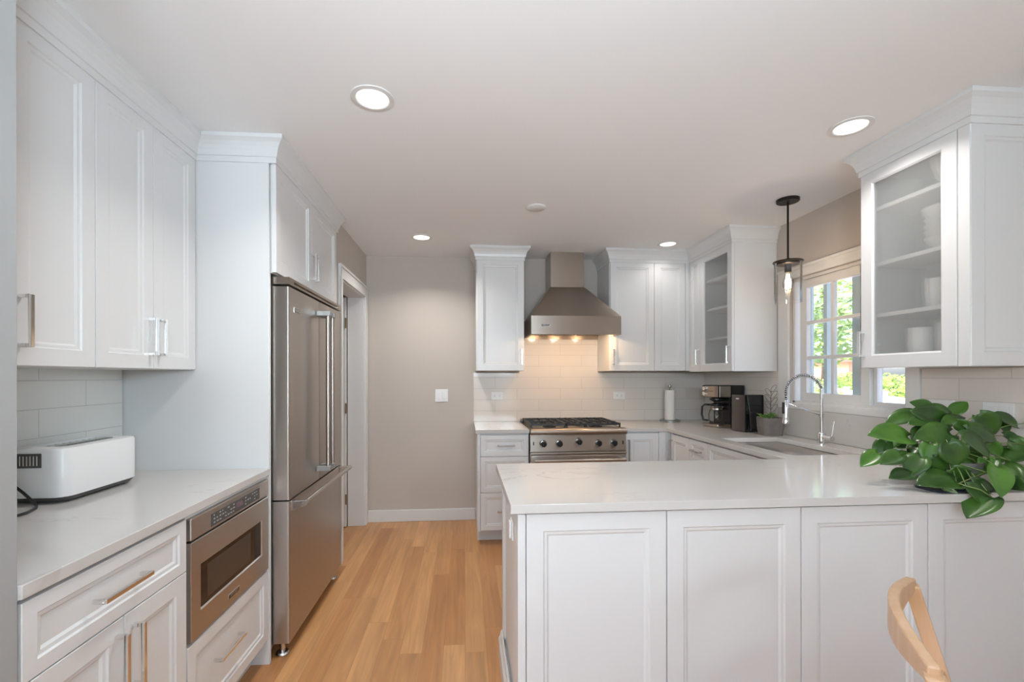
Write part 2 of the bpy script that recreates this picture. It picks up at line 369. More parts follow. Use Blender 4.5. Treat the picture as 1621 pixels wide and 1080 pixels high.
def glass_door(parent, face, plane, a0, a1, z0, z1, t=.02, fr=.058, gap=.0015):
    f = FM(face, plane); a0 += gap; a1 -= gap; z0 += gap; z1 -= gap
    lo = [rect(f, a0, a1, z0, z1, fr+.008, 0), rect(f, a0, a1, z0, z1, 0, 0), rect(f, a0, a1, z0, z1, 0, t-.0015), rect(f, a0, a1, z0, z1, .0015, t),
          rect(f, a0, a1, z0, z1, fr, t), rect(f, a0, a1, z0, z1, fr+.008, t-.006), rect(f, a0, a1, z0, z1, fr+.008, 0)]
    d = MB().rings(lo, cap=False).build('door', 'paint', parent)
    g = MB(); fbox(g, f, a0+fr+.004, a1-fr-.004, t-.013, t-.009, z0+fr+.004, z1-fr-.004)
    o = g.build('glass_pane', 'cglass', d); o['label'] = 'hazy seeded glass pane'; return d
def pull(parent, face, plane, a, z, ln, vert, m='chrome', proj=.034, w=.011, name='handle'):
    f = FM(face, plane); mb = MB(); h = ln/2
    if vert:
        fbox(mb, f, a-w/2, a+w/2, proj-.008, proj, z-h, z+h)
        for s in (-1, 1): fbox(mb, f, a-w/2, a+w/2, 0, proj-.008, z+s*(h-.005)-.005, z+s*(h-.005)+.005)
    else:
        fbox(mb, f, a-h, a+h, proj-.008, proj, z-w/2, z+w/2)
        for s in (-1, 1): fbox(mb, f, a+s*(h-.005)-.005, a+s*(h-.005)+.005, 0, proj-.008, z-w/2, z+w/2)
    o = mb.build(name, m, parent, bevel=.001); o['label'] = 'squared chrome bar handle'; return o
# cabinet crown profile: (projection, height) from the cabinet face up to the ceiling
CROWN = [(-.004, 2.318), (.006, 2.318), (.006, 2.343), (.011, 2.345), (.013, 2.352), (.016, 2.366), (.023, 2.385), (.034, 2.401), (.047, 2.412), (.050, 2.414), (.050, 2.4315), (-.004, 2.4315)]
def crown(path, label, nm='crown_molding'):
    """path = list of (x, y, mitre direction vector for unit projection)"""
    mb = MB(); loops = []
    for x, y, dx, dy in path: loops.append([(x+dx*p, y+dy*p, z) for p, z in CROWN])
    mb.rings(loops); o = mb.build(nm, 'paint'); return tag(o, label, 'crown molding')

# ------------------------------------------------------------------ key planes
XW, D = -.892, 4.213            # left wall beyond the fridge, back wall
XR = 2.32                       # window wall
CT, CU = .908, .878             # worktop top and underside
XA = -1.545                     # alcove wall
YN = .992                       # alcove's near end
RX0, RY0 = -2.6, -5.4           # room behind the camera

# ------------------------------------------------------------------ room shell
O0 = (0, 0, 0)
struct(MB().box(RX0-.15, XR+.15, RY0-.15, D+.15, -.12, 0).build('floor', 'floor', origin=O0))
struct(MB().box(RX0-.15, XR+.15, RY0-.15, D+.15, CEIL, CEIL+.15).build('ceiling', 'ceil', origin=O0))
struct(MB().box(XW-1.2, XR+.15, D, D+.15, 0, CEIL).build('wall_back', 'wall', origin=O0))
# left wall with the door opening between DY0 and DY1
DY0, DY1, DZ = 3.345, 4.125, 2.045
mb = MB(); mb.box(XW-.14, XW, 3.19, DY0, 0, CEIL); mb.box(XW-.14, XW, DY1, D, 0, CEIL); mb.box(XW-.14, XW, DY0, DY1, DZ, CEIL)
struct(mb.build('wall_left', 'wall', origin=O0))
struct(MB().box(XA-.12, XA, YN, 3.30, 0, CEIL).build('wall_alcove', 'wall', origin=O0))
struct(MB().box(-2.0, XW-.14, 3.19, 3.30, 0, CEIL).build('wall_alcove_far', 'wall', origin=O0))
struct(MB().box(-2.0, -1.93, 3.30, D, 0, CEIL).build('wall_hall', 'wall', origin=O0))
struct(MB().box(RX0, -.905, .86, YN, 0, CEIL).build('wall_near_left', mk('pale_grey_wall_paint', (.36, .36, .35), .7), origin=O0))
# window wall: opening between WY0 and WY1
WY0, WY1, WZ0, WZ1 = 2.198, 3.061, 1.135, 2.015
mb = MB(); mb.box(XR, XR+.15, RY0, WY0, 0, CEIL); mb.box(XR, XR+.15, WY1, D, 0, CEIL); mb.box(XR, XR+.15, WY0, WY1, 0, WZ0); mb.box(XR, XR+.15, WY0, WY1, WZ1, CEIL)
struct(mb.build('wall_right', 'wall', origin=O0))
# rear room with two big assumed windows, added for the light (unseen, behind the camera)
mb = MB(); mb.box(RX0, -1.7, RY0-.12, RY0, 0, CEIL); mb.box(1.5, XR, RY0-.12, RY0, 0, CEIL); mb.box(-1.7, 1.5, RY0-.12, RY0, 0, .35); mb.box(-1.7, 1.5, RY0-.12, RY0, 2.3, CEIL)
struct(mb.build('wall_rear', 'wall', origin=O0))
mb = MB(); mb.box(RX0-.12, RX0, RY0, -2.25, 0, CEIL); mb.box(RX0-.12, RX0, -.35, .86, 0, CEIL); mb.box(RX0-.12, RX0, -2.25, -.35, 0, .5); mb.box(RX0-.12, RX0, -2.25, -.35, 2.3, CEIL)
struct(mb.build('wall_near_side', 'wall', origin=O0))
mb = MB()
for x in (-1.7, -.65, .4, 1.44): mb.box(x, x+.06, RY0-.09, RY0-.03, .35, 2.3)
mb.box(-1.7, 1.5, RY0-.09, RY0-.03, .35, .41); mb.box(-1.7, 1.5, RY0-.09, RY0-.03, 2.24, 2.3)
struct(mb.build('assumed_rear_window', 'trimp', origin=O0))
mb = MB()
for y in (-2.25, -1.33, -.41): mb.box(RX0-.09, RX0-.03, y, y+.06, .5, 2.3)
mb.box(RX0-.09, RX0-.03, -2.25, -.35, .5, .56); mb.box(RX0-.09, RX0-.03, -2.25, -.35, 2.24, 2.3)
struct(mb.build('assumed_side_window', 'trimp', origin=O0))
# baseboards
def bboard(name, pts):
    mb = MB(); mb.box(*pts); return struct(mb.build(name, 'trimp', bevel=.004, origin=O0))
bboard('baseboard_back', (XW+.003, .098, D-.016, D, 0, .108))
bboard('baseboard_left', (XW-.001, XW+.014, 3.195, 3.262, 0, .108))
# door casing and open door slab
mb = MB(); cw = .068
mb.box(XW-.0, XW+.018, DY0-cw, DY0+.004, 0, DZ-.004); mb.box(XW-.0, XW+.018, DY1-.004, D-.017, 0, DZ-.004); mb.box(XW-.0, XW+.018, DY0-cw, D-.001, DZ-.004, DZ+cw+.02)
mb.box(XW+.018, XW+.026, DY0-cw, DY0-cw+.016, 0, DZ+cw+.004); mb.box(XW+.018, XW+.026, DY0-cw, D-.001, DZ+cw+.004, DZ+cw+.02)
mb.box(XW-.145, XW, DY0-.001, DY0+.016, 0, DZ); mb.box(XW-.145, XW, DY1-.016, DY1+.001, 0, DZ); mb.box(XW-.145, XW, DY0+.016, DY1-.016, DZ-.016, DZ+.001)
struct(mb.build('trim_1', 'trimp', bevel=.003, origin=O0))
dr = struct(MB().box(XW-.93, XW-.150, DY1-.052, DY1-.017, .008, DZ-.02).build('door_1', 'trimp', bevel=.002, origin=O0)); WL['door_1'] = Vector(O0)
for z in (.25, 1.05, 1.8):
    MB().box(XW-.156, XW-.146, DY1-.056, DY1-.050, z-.045, z+.045).tube([(XW-.148, DY1-.058, z-.045), (XW-.148, DY1-.058, z+.045)], .006, 10).build('hinge', 'brass', dr)['label'] = 'dark brass hinge'
kn = MB().lathe([(.012, 0), (.012, -.03), (.026, -.04), (.028, -.055), (.02, -.066), (.001, -.07)], (XW-.86, DY1-.052, .95), 20, 'Y').build('door_knob', 'brass', dr, smooth='all')

# ------------------------------------------------------------------ sink window
ws = struct(thing('window_1', 'x', 'x', (XR, 2.63, WZ0))); del ws['label']; del ws['category']
mb = MB()   # box frame in the opening
mb.box(XR+.02, XR+.13, WY0, WY0+.02, WZ0, WZ1); mb.box(XR+.02, XR+.13, WY1-.02, WY1, WZ0, WZ1)
mb.box(XR+.02, XR+.13, WY0, WY1, WZ0, WZ0+.02); mb.box(XR+.02, XR+.13, WY0, WY1, WZ1-.02, WZ1)
mb.box(XR+.075, XR+.11, 2.455, 2.50, WZ0+.02, WZ1-.02)
mb.build('window_frame', 'trimp', ws, bevel=.002)
def sash(y0, y1, z0, z1, x, fr, cols, rows, nm, m='trimp', mun=.018):
    mb = MB(); mb.box(x, x+.035, y0, y0+fr, z0, z1); mb.box(x, x+.035, y1-fr, y1, z0, z1); mb.box(x, x+.035, y0+fr, y1-fr, z0, z0+fr); mb.box(x, x+.035, y0+fr, y1-fr, z1-fr, z1)
    for i in range(1, cols):
        y = y0+fr+(y1-y0-2*fr)*i/cols; mb.box(x+.004, x+.031, y-mun/2, y+mun/2, z0+fr, z1-fr)
    for i in range(1, rows):
        z = z0+fr+(z1-z0-2*fr)*i/rows; mb.box(x+.003, x+.032, y0+fr, y1-fr, z-mun/2, z+mun/2)
    s = mb.build(nm, m, ws, bevel=.002)
    MB().box(x+.015, x+.019, y0+fr-.004, y1-fr+.004, z0+fr-.004, z1-fr+.004).build('glass_pane', 'glass', s)
    return s
sash(2.462, 3.008, WZ0+.02, WZ1-.02, XR+.035, .058, 2, 3, 'gridded_sash', mun=.022)
sash(2.212, 2.460, WZ0+.02, WZ1-.02, XR+.06, .022, 1, 1, 'plain_sash')
# storm sash posts outside the gridded sash
mb = MB()
for y, t in ((3.02, .02), (2.87, .03), (2.60, .07)): mb.box(XR+.118, XR+.148, y, y+t, WZ0, WZ1)
mb.build('storm_sash', 'seal', ws)
# casing, stool
mb = MB(); c0 = XR-.019
mb.box(c0, XR, WY0-.076, WY0, WZ0, WZ1); mb.box(c0, XR, WY1, WY1+.10, WZ0, WZ1); mb.box(c0, XR, WY0-.076, WY1+.10, WZ1, WZ1+.075)
mb.box(c0-.008, c0, WY0-.076, WY1+.10, WZ1+.055, WZ1+.075); mb.box(c0, XR, WY0-.076, WY1+.10, 1.099, WZ0)
mb.box(XR-.001, XR+.045, WY0, WY1, WZ0-.004, WZ0+.006)
struct(mb.build('trim_2', 'trimp', bevel=.003, origin=O0))

# ------------------------------------------------------------------ backsplashes
struct(MB().box(.082, XR-.009, D-.009, D, CT+.001, 1.360).box(.509, 1.257, D-.009, D, 1.360, 1.70).build('trim_3', 'tileb', origin=O0))
struct(MB().box(XR-.009, XR, 3.165, D-.009, CT+.001, 1.363).build('trim_4', 'tiler', origin=O0))
struct(MB().box(XR-.009, XR, .6, WY0-.078, CT+.001, 1.366).build('trim_5', 'tiler', origin=O0))
struct(MB().box(XA, XA+.009, YN+.001, 2.164, CT+.001, 1.40).build('trim_6', 'tilel', origin=O0))
tag(MB().box(XR-.02, XR-.001, WY0-.076, 3.165, CT+.001, 1.098).build('quartz_backsplash', 'quartz', bevel=.001, origin=O0), 'veined white quartz splash slab between worktop and window sill', 'backsplash')

# ------------------------------------------------------------------ worktops
def slab(name, outer, hole, label):
    bm = bmesh.new()
    def loop(p):
        v = [bm.verts.new((x, y, CT)) for x, y in p]; return [bm.edges.new((v[i], v[(i+1)%len(v)])) for i in range(len(v))]
    e = loop(outer) + (loop(hole) if hole else [])
    bmesh.ops.triangle_fill(bm, edges=e, use_beauty=True, use_dissolve=False)
    bmesh.ops.dissolve_limit(bm, angle_limit=.01, verts=bm.verts, edges=bm.edges) if not hole else None
    r = bmesh.ops.extrude_face_region(bm, geom=bm.faces[:]); bmesh.ops.translate(bm, verts=[g for g in r['geom'] if isinstance(g, bmesh.types.BMVert)], vec=(0, 0, CU-CT))
    mb = MB(); mb.b.free(); mb.b = bm; return tag(mb.build(name, 'quartz', bevel=.002, origin=O0), label, 'countertop')
slab('countertop', [(1.293, D-.010), (XR-.010, D-.010), (XR-.010, 3.166), (XR-.021, 3.166), (XR-.021, WY0-.077), (XR-.010, WY0-.077), (XR-.010, 1.479), (.150, 1.479), (.150, 2.184), (1.64, 2.184), (1.64, 3.556), (1.293, 3.556)],
     [(1.735, 2.27), (2.135, 2.27), (2.135, 2.94), (1.735, 2.94)], 'long white quartz worktop running from peninsula past sink to range')
slab('countertop', [(.084, 3.556), (.511, 3.556), (.511, D-.010), (.084, D-.010)], None, 'short white quartz worktop piece left of the range')
slab('countertop', [(XA+.010, YN+.001), (-.897, YN+.001), (-.897, 2.168), (XA+.010, 2.168)], None, 'white quartz worktop in left alcove under the toaster')

# ------------------------------------------------------------------ left run
def carcass(parent, x0, x1, y0, y1, z0, z1, m='paint', nm='body'): return MB().box(x0, x1, y0, y1, z0, z1).build(nm, m, parent, bevel=.001)
XU = -1.2416
GL = 'white wall cabinets over the toaster alcove'
t = thing('wall_cabinet', 'white shaker wall cabinet at far left edge, nearest the camera, handle half hidden', 'cabinet', (XA, YN+.001, 1.362))
carcass(t, XA+.001, XU, YN+.002, 1.604, 1.362, 2.431)
panel_door(t, '+X', XU, YN+.01, 1.318, 1.362, 2.33)
d = panel_door(t, '+X', XU, 1.318, 1.606, 1.362, 2.33); pull(d, '+X', XU+.02, 1.348, 1.488, .145, True)
t = thing('wall_cabinet', 'white two-door shaker wall cabinet beside the tall fridge panel', 'cabinet', (XA, 1.607, 1.362))
carcass(t, XA+.001, XU, 1.606, 2.168, 1.362, 2.431)
d = panel_door(t, '+X', XU, 1.606, 1.887, 1.362, 2.33); pull(d, '+X', XU+.02, 1.862, 1.488, .145, True)
d = panel_door(t, '+X', XU, 1.887, 2.166, 1.362, 2.33); pull(d, '+X', XU+.02, 1.913, 1.488, .145, True)
t = thing('base_cabinet', 'white base cabinet with one wide drawer over two doors, lower left', 'cabinet', (XA, YN+.002, 0))
XB = -.925
carcass(t, XA+.001, XB, YN+.003, 1.555, .11, CU-.001)
MB().box(XA+.001, XB-.06, YN+.003, 1.555, 0, .11).build('toe_kick', 'paint', t)
d = panel_door(t, '+X', XB, YN+.008, 1.553, .697, .868, 'drawer', fr=.034); pull(d, '+X', XB+.02, 1.262, .782, .17, False)
d = panel_door(t, '+X', XB, YN+.008, 1.282, .118, .697); pull(d, '+X', XB+.02, 1.252, .575, .17, True)
d = panel_door(t, '+X', XB, 1.282, 1.553, .118, .697); pull(d, '+X', XB+.02, 1.312, .575, .17, True)
t = thing('base_cabinet', 'white base cabinet with one deep drawer below the built-in microwave', 'cabinet', (XA, 1.557, 0))
mb = MB(); mb.box(XA+.001, XB, 1.557, 2.169, .11, .445); mb.box(XA+.001, XB, 1.557, 1.567, .445, CU-.001); mb.box(XA+.001, XB, 2.160, 2.169, .445, CU-.001); mb.box(XA+.001, XB+.012, 1.557, 2.169, .862, CU-.001)
mb.build('body', 'paint', t)
MB().box(XA+.001, XB-.06, 1.557, 2.169, 0, .11).build('toe_kick', 'paint', t)
d = panel_door(t, '+X', XB, 1.557, 2.166, .118, .440, 'drawer', fr=.045); pull(d, '+X', XB+.02, 1.80, .305, .18, False)

# microwave drawer
t = thing('microwave', 'stainless built-in drawer microwave under the left worktop', 'microwave', (-1.2, 1.862, .446))
y0, y1, xf = 1.568, 2.159, -.900
MB().box(-1.45, XB-.005, y0, y1, .448, .861).build('body', 'grey', t)
MB().box(XB-.005, xf, y0, y1, .788, .861).build('control_housing', 'steely', t, bevel=.003)
dr = MB(); wy0, wy1, wz0, wz1 = 1.622, 2.095, .535, .692
f = FM('+X', xf)
lo = [rect(f, y0, y1, .450, .781, 0, -.024), rect(f, y0, y1, .450, .781, 0, -.002), rect(f, y0, y1, .450, .781, .002, 0)]
dr.rings(lo, cap=False)
dr.rings([[f(y0+.002, 0, .452), f(y1-.002, 0, .452), f(y1-.002, 0, .779), f(y0+.002, 0, .779)], [f(wy0, 0, wz0), f(wy1, 0, wz0), f(wy1, 0, wz1), f(wy0, 0, wz1)],
          [f(wy0+.004, -.006, wz0+.004), f(wy1-.004, -.006, wz0+.004), f(wy1-.004, -.006, wz1-.004), f(wy0+.004, -.006, wz1-.004)]], cap=False)
door = dr.build('drawer', 'steely', t)
MB().box(xf-.009, xf-.0055, wy0+.002, wy1-.002, wz0+.002, wz1-.002).build('window_glass', 'gloss', door)['label'] = 'black glass window'
MB().box(xf-.0055, xf-.0050, wy0+.05, wy1-.10, wz0+.02, wz1-.02).build('viewing_mesh', mk('smoked_mesh', (.05, .038, .032), .2, .05, 20), door)
cp = MB().box(xf-.001, xf+.0015, 1.685, 2.065, .797, .843).build('control_panel', 'grey', t, bevel=.004)
MB().box(xf+.0015, xf+.002, 1.862, 1.912, .811, .834).build('display', 'disp', cp)
random.seed(3); mba, mbb = MB(), MB()
for i in range(18):
    yy = 1.70+i*.0195
    if 1.85 < yy < 1.92: continue
    mb = mba if yy < 1.88 else mbb
    for z in (.806, .819, .832):
        if random.random() < .8: mb.box(xf+.0015, xf+.0019, yy, yy+random.uniform(.006, .013), z, z+.0045)
mba.build('function_keys', 'mark', cp); mbb.build('number_keys', 'mark', cp)
bd = MB().box(xf-.001, xf+.002, 1.80, 1.885, .478, .499).build('badge', 'nickel', t, bevel=.001)
MB().box(xf+.002, xf+.0022, 1.804, 1.881, .481, .496).build('badge_field', 'black', bd)
text('VIKING', .017, bd, 'nickel', (xf+.0024, 1.8425, .4885), RX)

# tall panel and fridge
tag(MB().box(XA+.001, -.9017, 2.170, 2.190, 0, CEIL-.001).build('fridge_panel', 'paint', bevel=.001), 'tall plain white end panel on near side of the refrigerator', 'panel')
tag(MB().box(XA+.001, -.9017, 3.168, 3.188, 0, CEIL-.001).build('fridge_panel', 'paint', bevel=.001), 'narrow white end panel on the far side of refrigerator, by the doorway', 'panel')
fy0, fy1, fx = 2.206, 3.103, -.826
fm = (fy0+fy1)/2
t = thing('refrigerator', 'tall stainless french-door refrigerator with bottom freezer drawer', 'refrigerator', (-1.2, fm, 0))
MB().box(-1.52, -.912, fy0+.006, fy1-.006, .045, 1.772).build('body', 'greypl', t, bevel=.003)
def fdoor(a0, a1, z0, z1, nm):
    # rounded outer vertical edges
    mb = MB(); r = .007; p = [(-.905, a0), (-.905, a1)]
    for k in range(5): an = k*PI/8; p.append((fx-r+r*math.sin(an), a1-r+r*math.cos(an)))
    for k in range(5): an = k*PI/8; p.append((fx-r+r*math.cos(an), a0+r-r*math.sin(an)))
    mb.prism([(x, y, z0) for x, y in p], (0, 0, z1-z0)); return mb.build(nm, 'steelv', t, smooth=.5)
dl = fdoor(fy0, fm-.002, .749, 1.757, 'door'); drr = fdoor(fm+.002, fy1, .749, 1.757, 'door'); fz = fdoor(fy0, fy1, .072, .741, 'freezer_drawer')
tc = MB(); tc.box(-.92, -.824, fy0, fy1, 1.768, 1.776); tc.box(-.92, -.824, fy0, fy1, 1.788, 1.802); tc.box(-.92, -.84, fy0, fy1, 1.776, 1.788); tc.box(-.84, -.824, fy0, fy0+.06, 1.776, 1.788); tc.box(-.84, -.824, fy1-.06, fy1, 1.776, 1.788)
tc.build('top_grille', 'steelh', t)
for dd, y in ((dl, fm-.042), (drr, fm+.042)):
    h = MB(); h.tube([(-.765, y, .80), (-.765, y, 1.70)], .0125, 20); hb = h.build('handle', 'steelv', dd, smooth=.7)
    for z in (.815, 1.685): MB().box(fx-.001, -.750, y-.015, y+.015, z-.015, z+.015).build('handle_bracket', 'greypl', dd, bevel=.004)
h = MB(); h.tube([(-.762, fy0+.02, .728), (-.762, fy1-.02, .728)], .0125, 20); h.build('handle', 'steely', fz, smooth=.7)
for y in (fy0+.036, fy1-.036):
    h = MB(); h.prism([(fx-.001, y-.014, .690), (fx-.001, y-.014, .738), (-.755, y-.014, .741), (-.755, y-.014, .715)], (0, .028, 0)); h.build('handle_bracket', 'nickel', fz, bevel=.003)
bd = MB().box(fx-.001, fx+.003, 2.268, 2.348, 1.642, 1.668).build('badge', 'nickel', dl, bevel=.001)
MB().box(fx+.003, fx+.0033, 2.272, 2.344, 1.645, 1.665).build('badge_field', 'grey', bd)
text('VIKING', .019, bd, 'chrome', (fx+.0035, 2.308, 1.655), RX)
for y in (fy0+.045, fy1-.045):
    f_ = MB().lathe([(.030, 0), (.032, .006), (.026, .014), (.012, .016), (.012, .06), (.012, .07)], (-.875, y, 0), 24).build('levelling_foot', 'nickel', t, smooth=.6)

t = thing('wall_cabinet', 'white two-door shaker cabinet above the refrigerator', 'cabinet', (-1.2, fm, 1.81))
XF = -.892
carcass(t, XA+.001, XF, 2.191, 3.167, 1.815, 2.431)
d = panel_door(t, '+X', XF, 2.176, 2.672, 1.815, 2.33, fr=.05); pull(d, '+X', XF+.02, 2.648, 1.955, .15, True)
d = panel_door(t, '+X', XF, 2.672, 3.168, 1.815, 2.33, fr=.05); pull(d, '+X', XF+.02, 2.696, 1.955, .15, True)
crown([(XU+.02, YN+.002, 1, 0), (XU+.02, 2.17, 1, -1), (XF+.02, 2.17, 1, -1), (XF+.02, 3.188, 1, 1), (XW, 3.188, 0, 1)], 'white crown molding above left wall cabinets and refrigerator')

# ------------------------------------------------------------------ toaster
t = thing('toaster', 'long white toaster with grey vented end on alcove worktop', 'toaster', (-1.41, 1.77, CT))
def rrect(x0, x1, y0, y1, r, z, n=5):
    p = []
    for cx_, cy_, a in ((x1-r, y0+r, -PI/2), (x1-r, y1-r, 0), (x0+r, y1-r, PI/2), (x0+r, y0+r, PI)):
        for k in range(n+1): p.append((cx_+r*math.cos(a+k*PI/2/n), cy_+r*math.sin(a+k*PI/2/n), z))
    return p
tx0, tx1, ty0, ty1 = -1.515, -1.325, 1.615, 1.965
mb = MB(); mb.rings([rrect(tx0, tx1, ty0, ty1, .045, CT+.022), rrect(tx0, tx1, ty0, ty1, .045, CT+.176), rrect(tx0+.004, tx1-.004, ty0+.004, ty1-.004, .042, CT+.184),
    rrect(tx0+.035, tx1-.035, ty0+.04, ty1-.03, .02, CT+.187), rrect(tx0+.037, tx1-.037, ty0+.042, ty1-.032, .018, CT+.176)])
mb.build('shell', 'wplast', t, smooth=.7)
MB().rings([rrect(tx0+.012, tx1-.012, ty0+.012, ty1-.012, .04, CT+.007), rrect(tx0+.001, tx1-.001, ty0+.001, ty1-.001, .045, CT+.021)]).build('base', 'grey', t, smooth=.7)
for a in (ty0+.05, ty1-.05):
    for b in (tx0+.04, tx1-.04): MB().tube([(b, a, CT), (b, a, CT+.008)], .012, 12).build('foot', 'grey', t)
for xx in (-1.44, -1.385): MB().box(xx-.015, xx+.011, ty0+.055, ty1-.045, CT+.17, CT+.182).build('bread_slot', 'dark', t)
mb = MB()
for k in range(9): mb.box(-1.457, -1.371, ty0+.06+k*.029, ty0+.062+k*.029, CT+.180, CT+.184)
mb.box(-1.427, -1.403, ty0+.05, ty1-.04, CT+.178, CT+.1865); mb.build('slot_guide', 'nickel', t)
vp = MB().box(-1.492, -1.398, ty0-.002, ty0+.002, CT+.122, CT+.170).build('vent_panel', 'grey', t, bevel=.0015)
mb = MB()
for k in range(8): mb.box(-1.484+k*.0105, -1.480+k*.0105, ty0-.0045, ty0-.002, CT+.130, CT+.162)
mb.build('vent_slats', 'nickel', vp)
cp_ = [(-1.50, ty0+.004, 1.00), (-1.49, ty0-.012, .99), (-1.44, 1.600, .952), (-1.39, 1.588, .916), (-1.368, 1.56, .9125), (-1.350, 1.51, .9125), (-1.352, 1.45, .9125), (-1.40, 1.40, .9125), (-1.47, 1.37, .9125), (-1.53, 1.36, .925)]
MB().tube(cp_, .0045, 10).build('power_cord', 'black', t, smooth='all')

# ------------------------------------------------------------------ back run: uppers
YU = 3.86
t = thing('wall_cabinet', 'narrow white one-door wall cabinet left of range hood', 'cabinet', (.303, 4.0, 1.377))
carcass(t, .098, .508, YU, D-.001, 1.377, 2.431)
d = panel_door(t, '-Y', YU, .104, .508, 1.377, 2.33); pull(d, '-Y', YU-.02, .486, 1.495, .135, True, m='nickel')
crown([(.098, D-.001, -1, 0), (.098, YU-.02, -1, -1), (.508, YU-.02, 1, -1), (.508, D-.001, 1, 0)], 'white crown molding on narrow cabinet left of the hood')
t = thing('wall_cabinet', 'white two-door wall cabinet right of range hood', 'cabinet', (1.6, 4.0, 1.375))
carcass(t, 1.258, 1.938, YU, D-.001, 1.375, 2.431)
d = panel_door(t, '-Y', YU, 1.262, 1.656, 1.375, 2.33); pull(d, '-Y', YU-.02, 1.285, 1.495, .135, True, m='nickel')
panel_door(t, '-Y', YU, 1.656, 1.938, 1.375, 2.33)
# corner cabinet on the window wall with solid + glass door
XC = 1.99
def open_case(t, x0, x1, y0, y1, z0, z1, shelves, face):
    mb = MB(); k = .018
    mb.box(x0, x1, y0, y0+k, z0, z1); mb.box(x0, x1, y1-k, y1, z0, z1); mb.box(x1-k, x1-.001, y0+k, y1-k, z0+k, 2.315); mb.box(x0+.0005, x1-.001, y0+k, y1-k, z0+.0005, z0+k); mb.box(x0+.0005, x1-.001, y0+k, y1-k, 2.315, z1-.001)
    mb.build('body', 'paint', t)
    for z in shelves: MB().box(x0+.02, x1-k, y0+k, y1-k, z, z+.018).build('shelf', 'paint', t)
t = thing('wall_cabinet', 'white wall cabinet with narrow solid door and glass door, left of window', 'cabinet', (2.15, 3.5, 1.365))
open_case(t, XC, XR-.001, 3.197, 3.678, 1.365, 2.431, (1.62, 1.86, 2.10), '-X')
MB().box(XC, XR-.001, 3.680, YU-.0215, 1.365, 2.431).box(1.939, XC, YU-.0215, YU-.003, 1.375, 2.33).build('corner_body', 'paint', t)
d = panel_door(t, '-X', XC, 3.655, 3.837, 1.365, 2.33, fr=.042); pull(d, '-X', XC-.02, 3.672, 1.49, .13, True)
d = glass_door(t, '-X', XC, 3.2, 3.655, 1.365, 2.33, fr=.055); pull(d, '-X', XC-.02, 3.222, 1.49, .13, True)
crown([(1.258, D-.001, -1, 0), (1.258, YU-.02, -1, -1), (XC-.02, YU-.02, -1, -1), (XC-.02, 3.197, -1, -1), (XR-.001, 3.197, 0, -1)], 'white crown molding above cabinets in far right corner')
# near glass cabinet
t = thing('wall_cabinet', 'large white glass-door wall cabinet at right edge of photo, nearest camera', 'cabinet', (2.15, 1.87, 1.368))
open_case(t, XC, XR-.001, 1.636, 2.108, 1.368, 2.431, (1.615, 1.865, 2.135), '-X')
d = glass_door(t, '-X', XC, 1.664, 2.108, 1.368, 2.33, fr=.058); pull(d, '-X', XC-.02, 2.088, 1.487, .125, True)
MB().box(XC-.02, XC+.0, 1.618, 1.662, 1.368, 2.33).build('corner_post', 'paint', t, bevel=.002)
panel_door(t, '-Y', 1.636, XC-.018, XR-.001, 1.368, 2.33, 'end_panel', t=.02, fr=.055)
crown([(XR-.001, 2.108, 0, 1), (XC-.02, 2.108, -1, 1), (XC-.02, 1.616, -1, -1), (XR-.001, 1.616, 0, -1)], 'white crown molding on big glass-door cabinet at the right')

# dishes inside the glass cabinets
def bowl(x, y, z, r, h, lab, grp=None, nm='bowl'):
    mb = MB().lathe([(r*.45, 0), (r*.5, .004), (r*.8, h*.4), (r, h), (r*.96, h), (r*.76, h*.42), (r*.3, .012)], (x, y, z), 28)
    return tag(mb.build(nm, 'cer', smooth=.8), lab, 'bowl', grp)
def cup(x, y, z, r, h, lab, grp=None, nm='cup'):
    mb = MB().lathe([(r*.75, 0), (r*.85, .004), (r, h*.5), (r*.98, h), (r*.90, h), (r*.9, h*.5), (r*.7, .01)], (x, y, z), 24)
    return tag(mb.build(nm, 'cer', smooth=.8), lab, 'cup', grp)
s4, s3, s2, s1 = 2.153, 1.883, 1.633, 1.386
bowl(2.105, 1.78, s4, .085, .125, 'deep white bowl on top shelf of near glass cabinet', nm='serving_bowl')
for k in range(4): bowl(2.11, 1.80, s3+k*.028, .092, .055, 'white bowl stacked on second shelf of near glass cabinet', 'stacked bowls in the glass cabinet', 'bowl')
bowl(2.11, 1.80, s3+.114, .10, .07, 'wide white bowl crowning the stack in near glass cabinet', nm='serving_bowl')
cup(2.09, 1.735, s2, .050, .175, 'tall white jar at right of third shelf, near glass cabinet', nm='jar')
cup(2.10, 1.85, s2, .045, .13, 'short white cup at left of third shelf, near glass cabinet')
cup(2.09, 1.775, s1, .056, .175, 'large white jar at right on bottom shelf of near glass cabinet', nm='jar')
cup(2.09, 1.92, s1, .045, .165, 'slim white jar at left on bottom shelf of near glass cabinet', nm='jar')
cup(2.16, 3.36, 1.384, .05, .13, 'white jar on the bottom shelf of far glass cabinet', nm='jar')

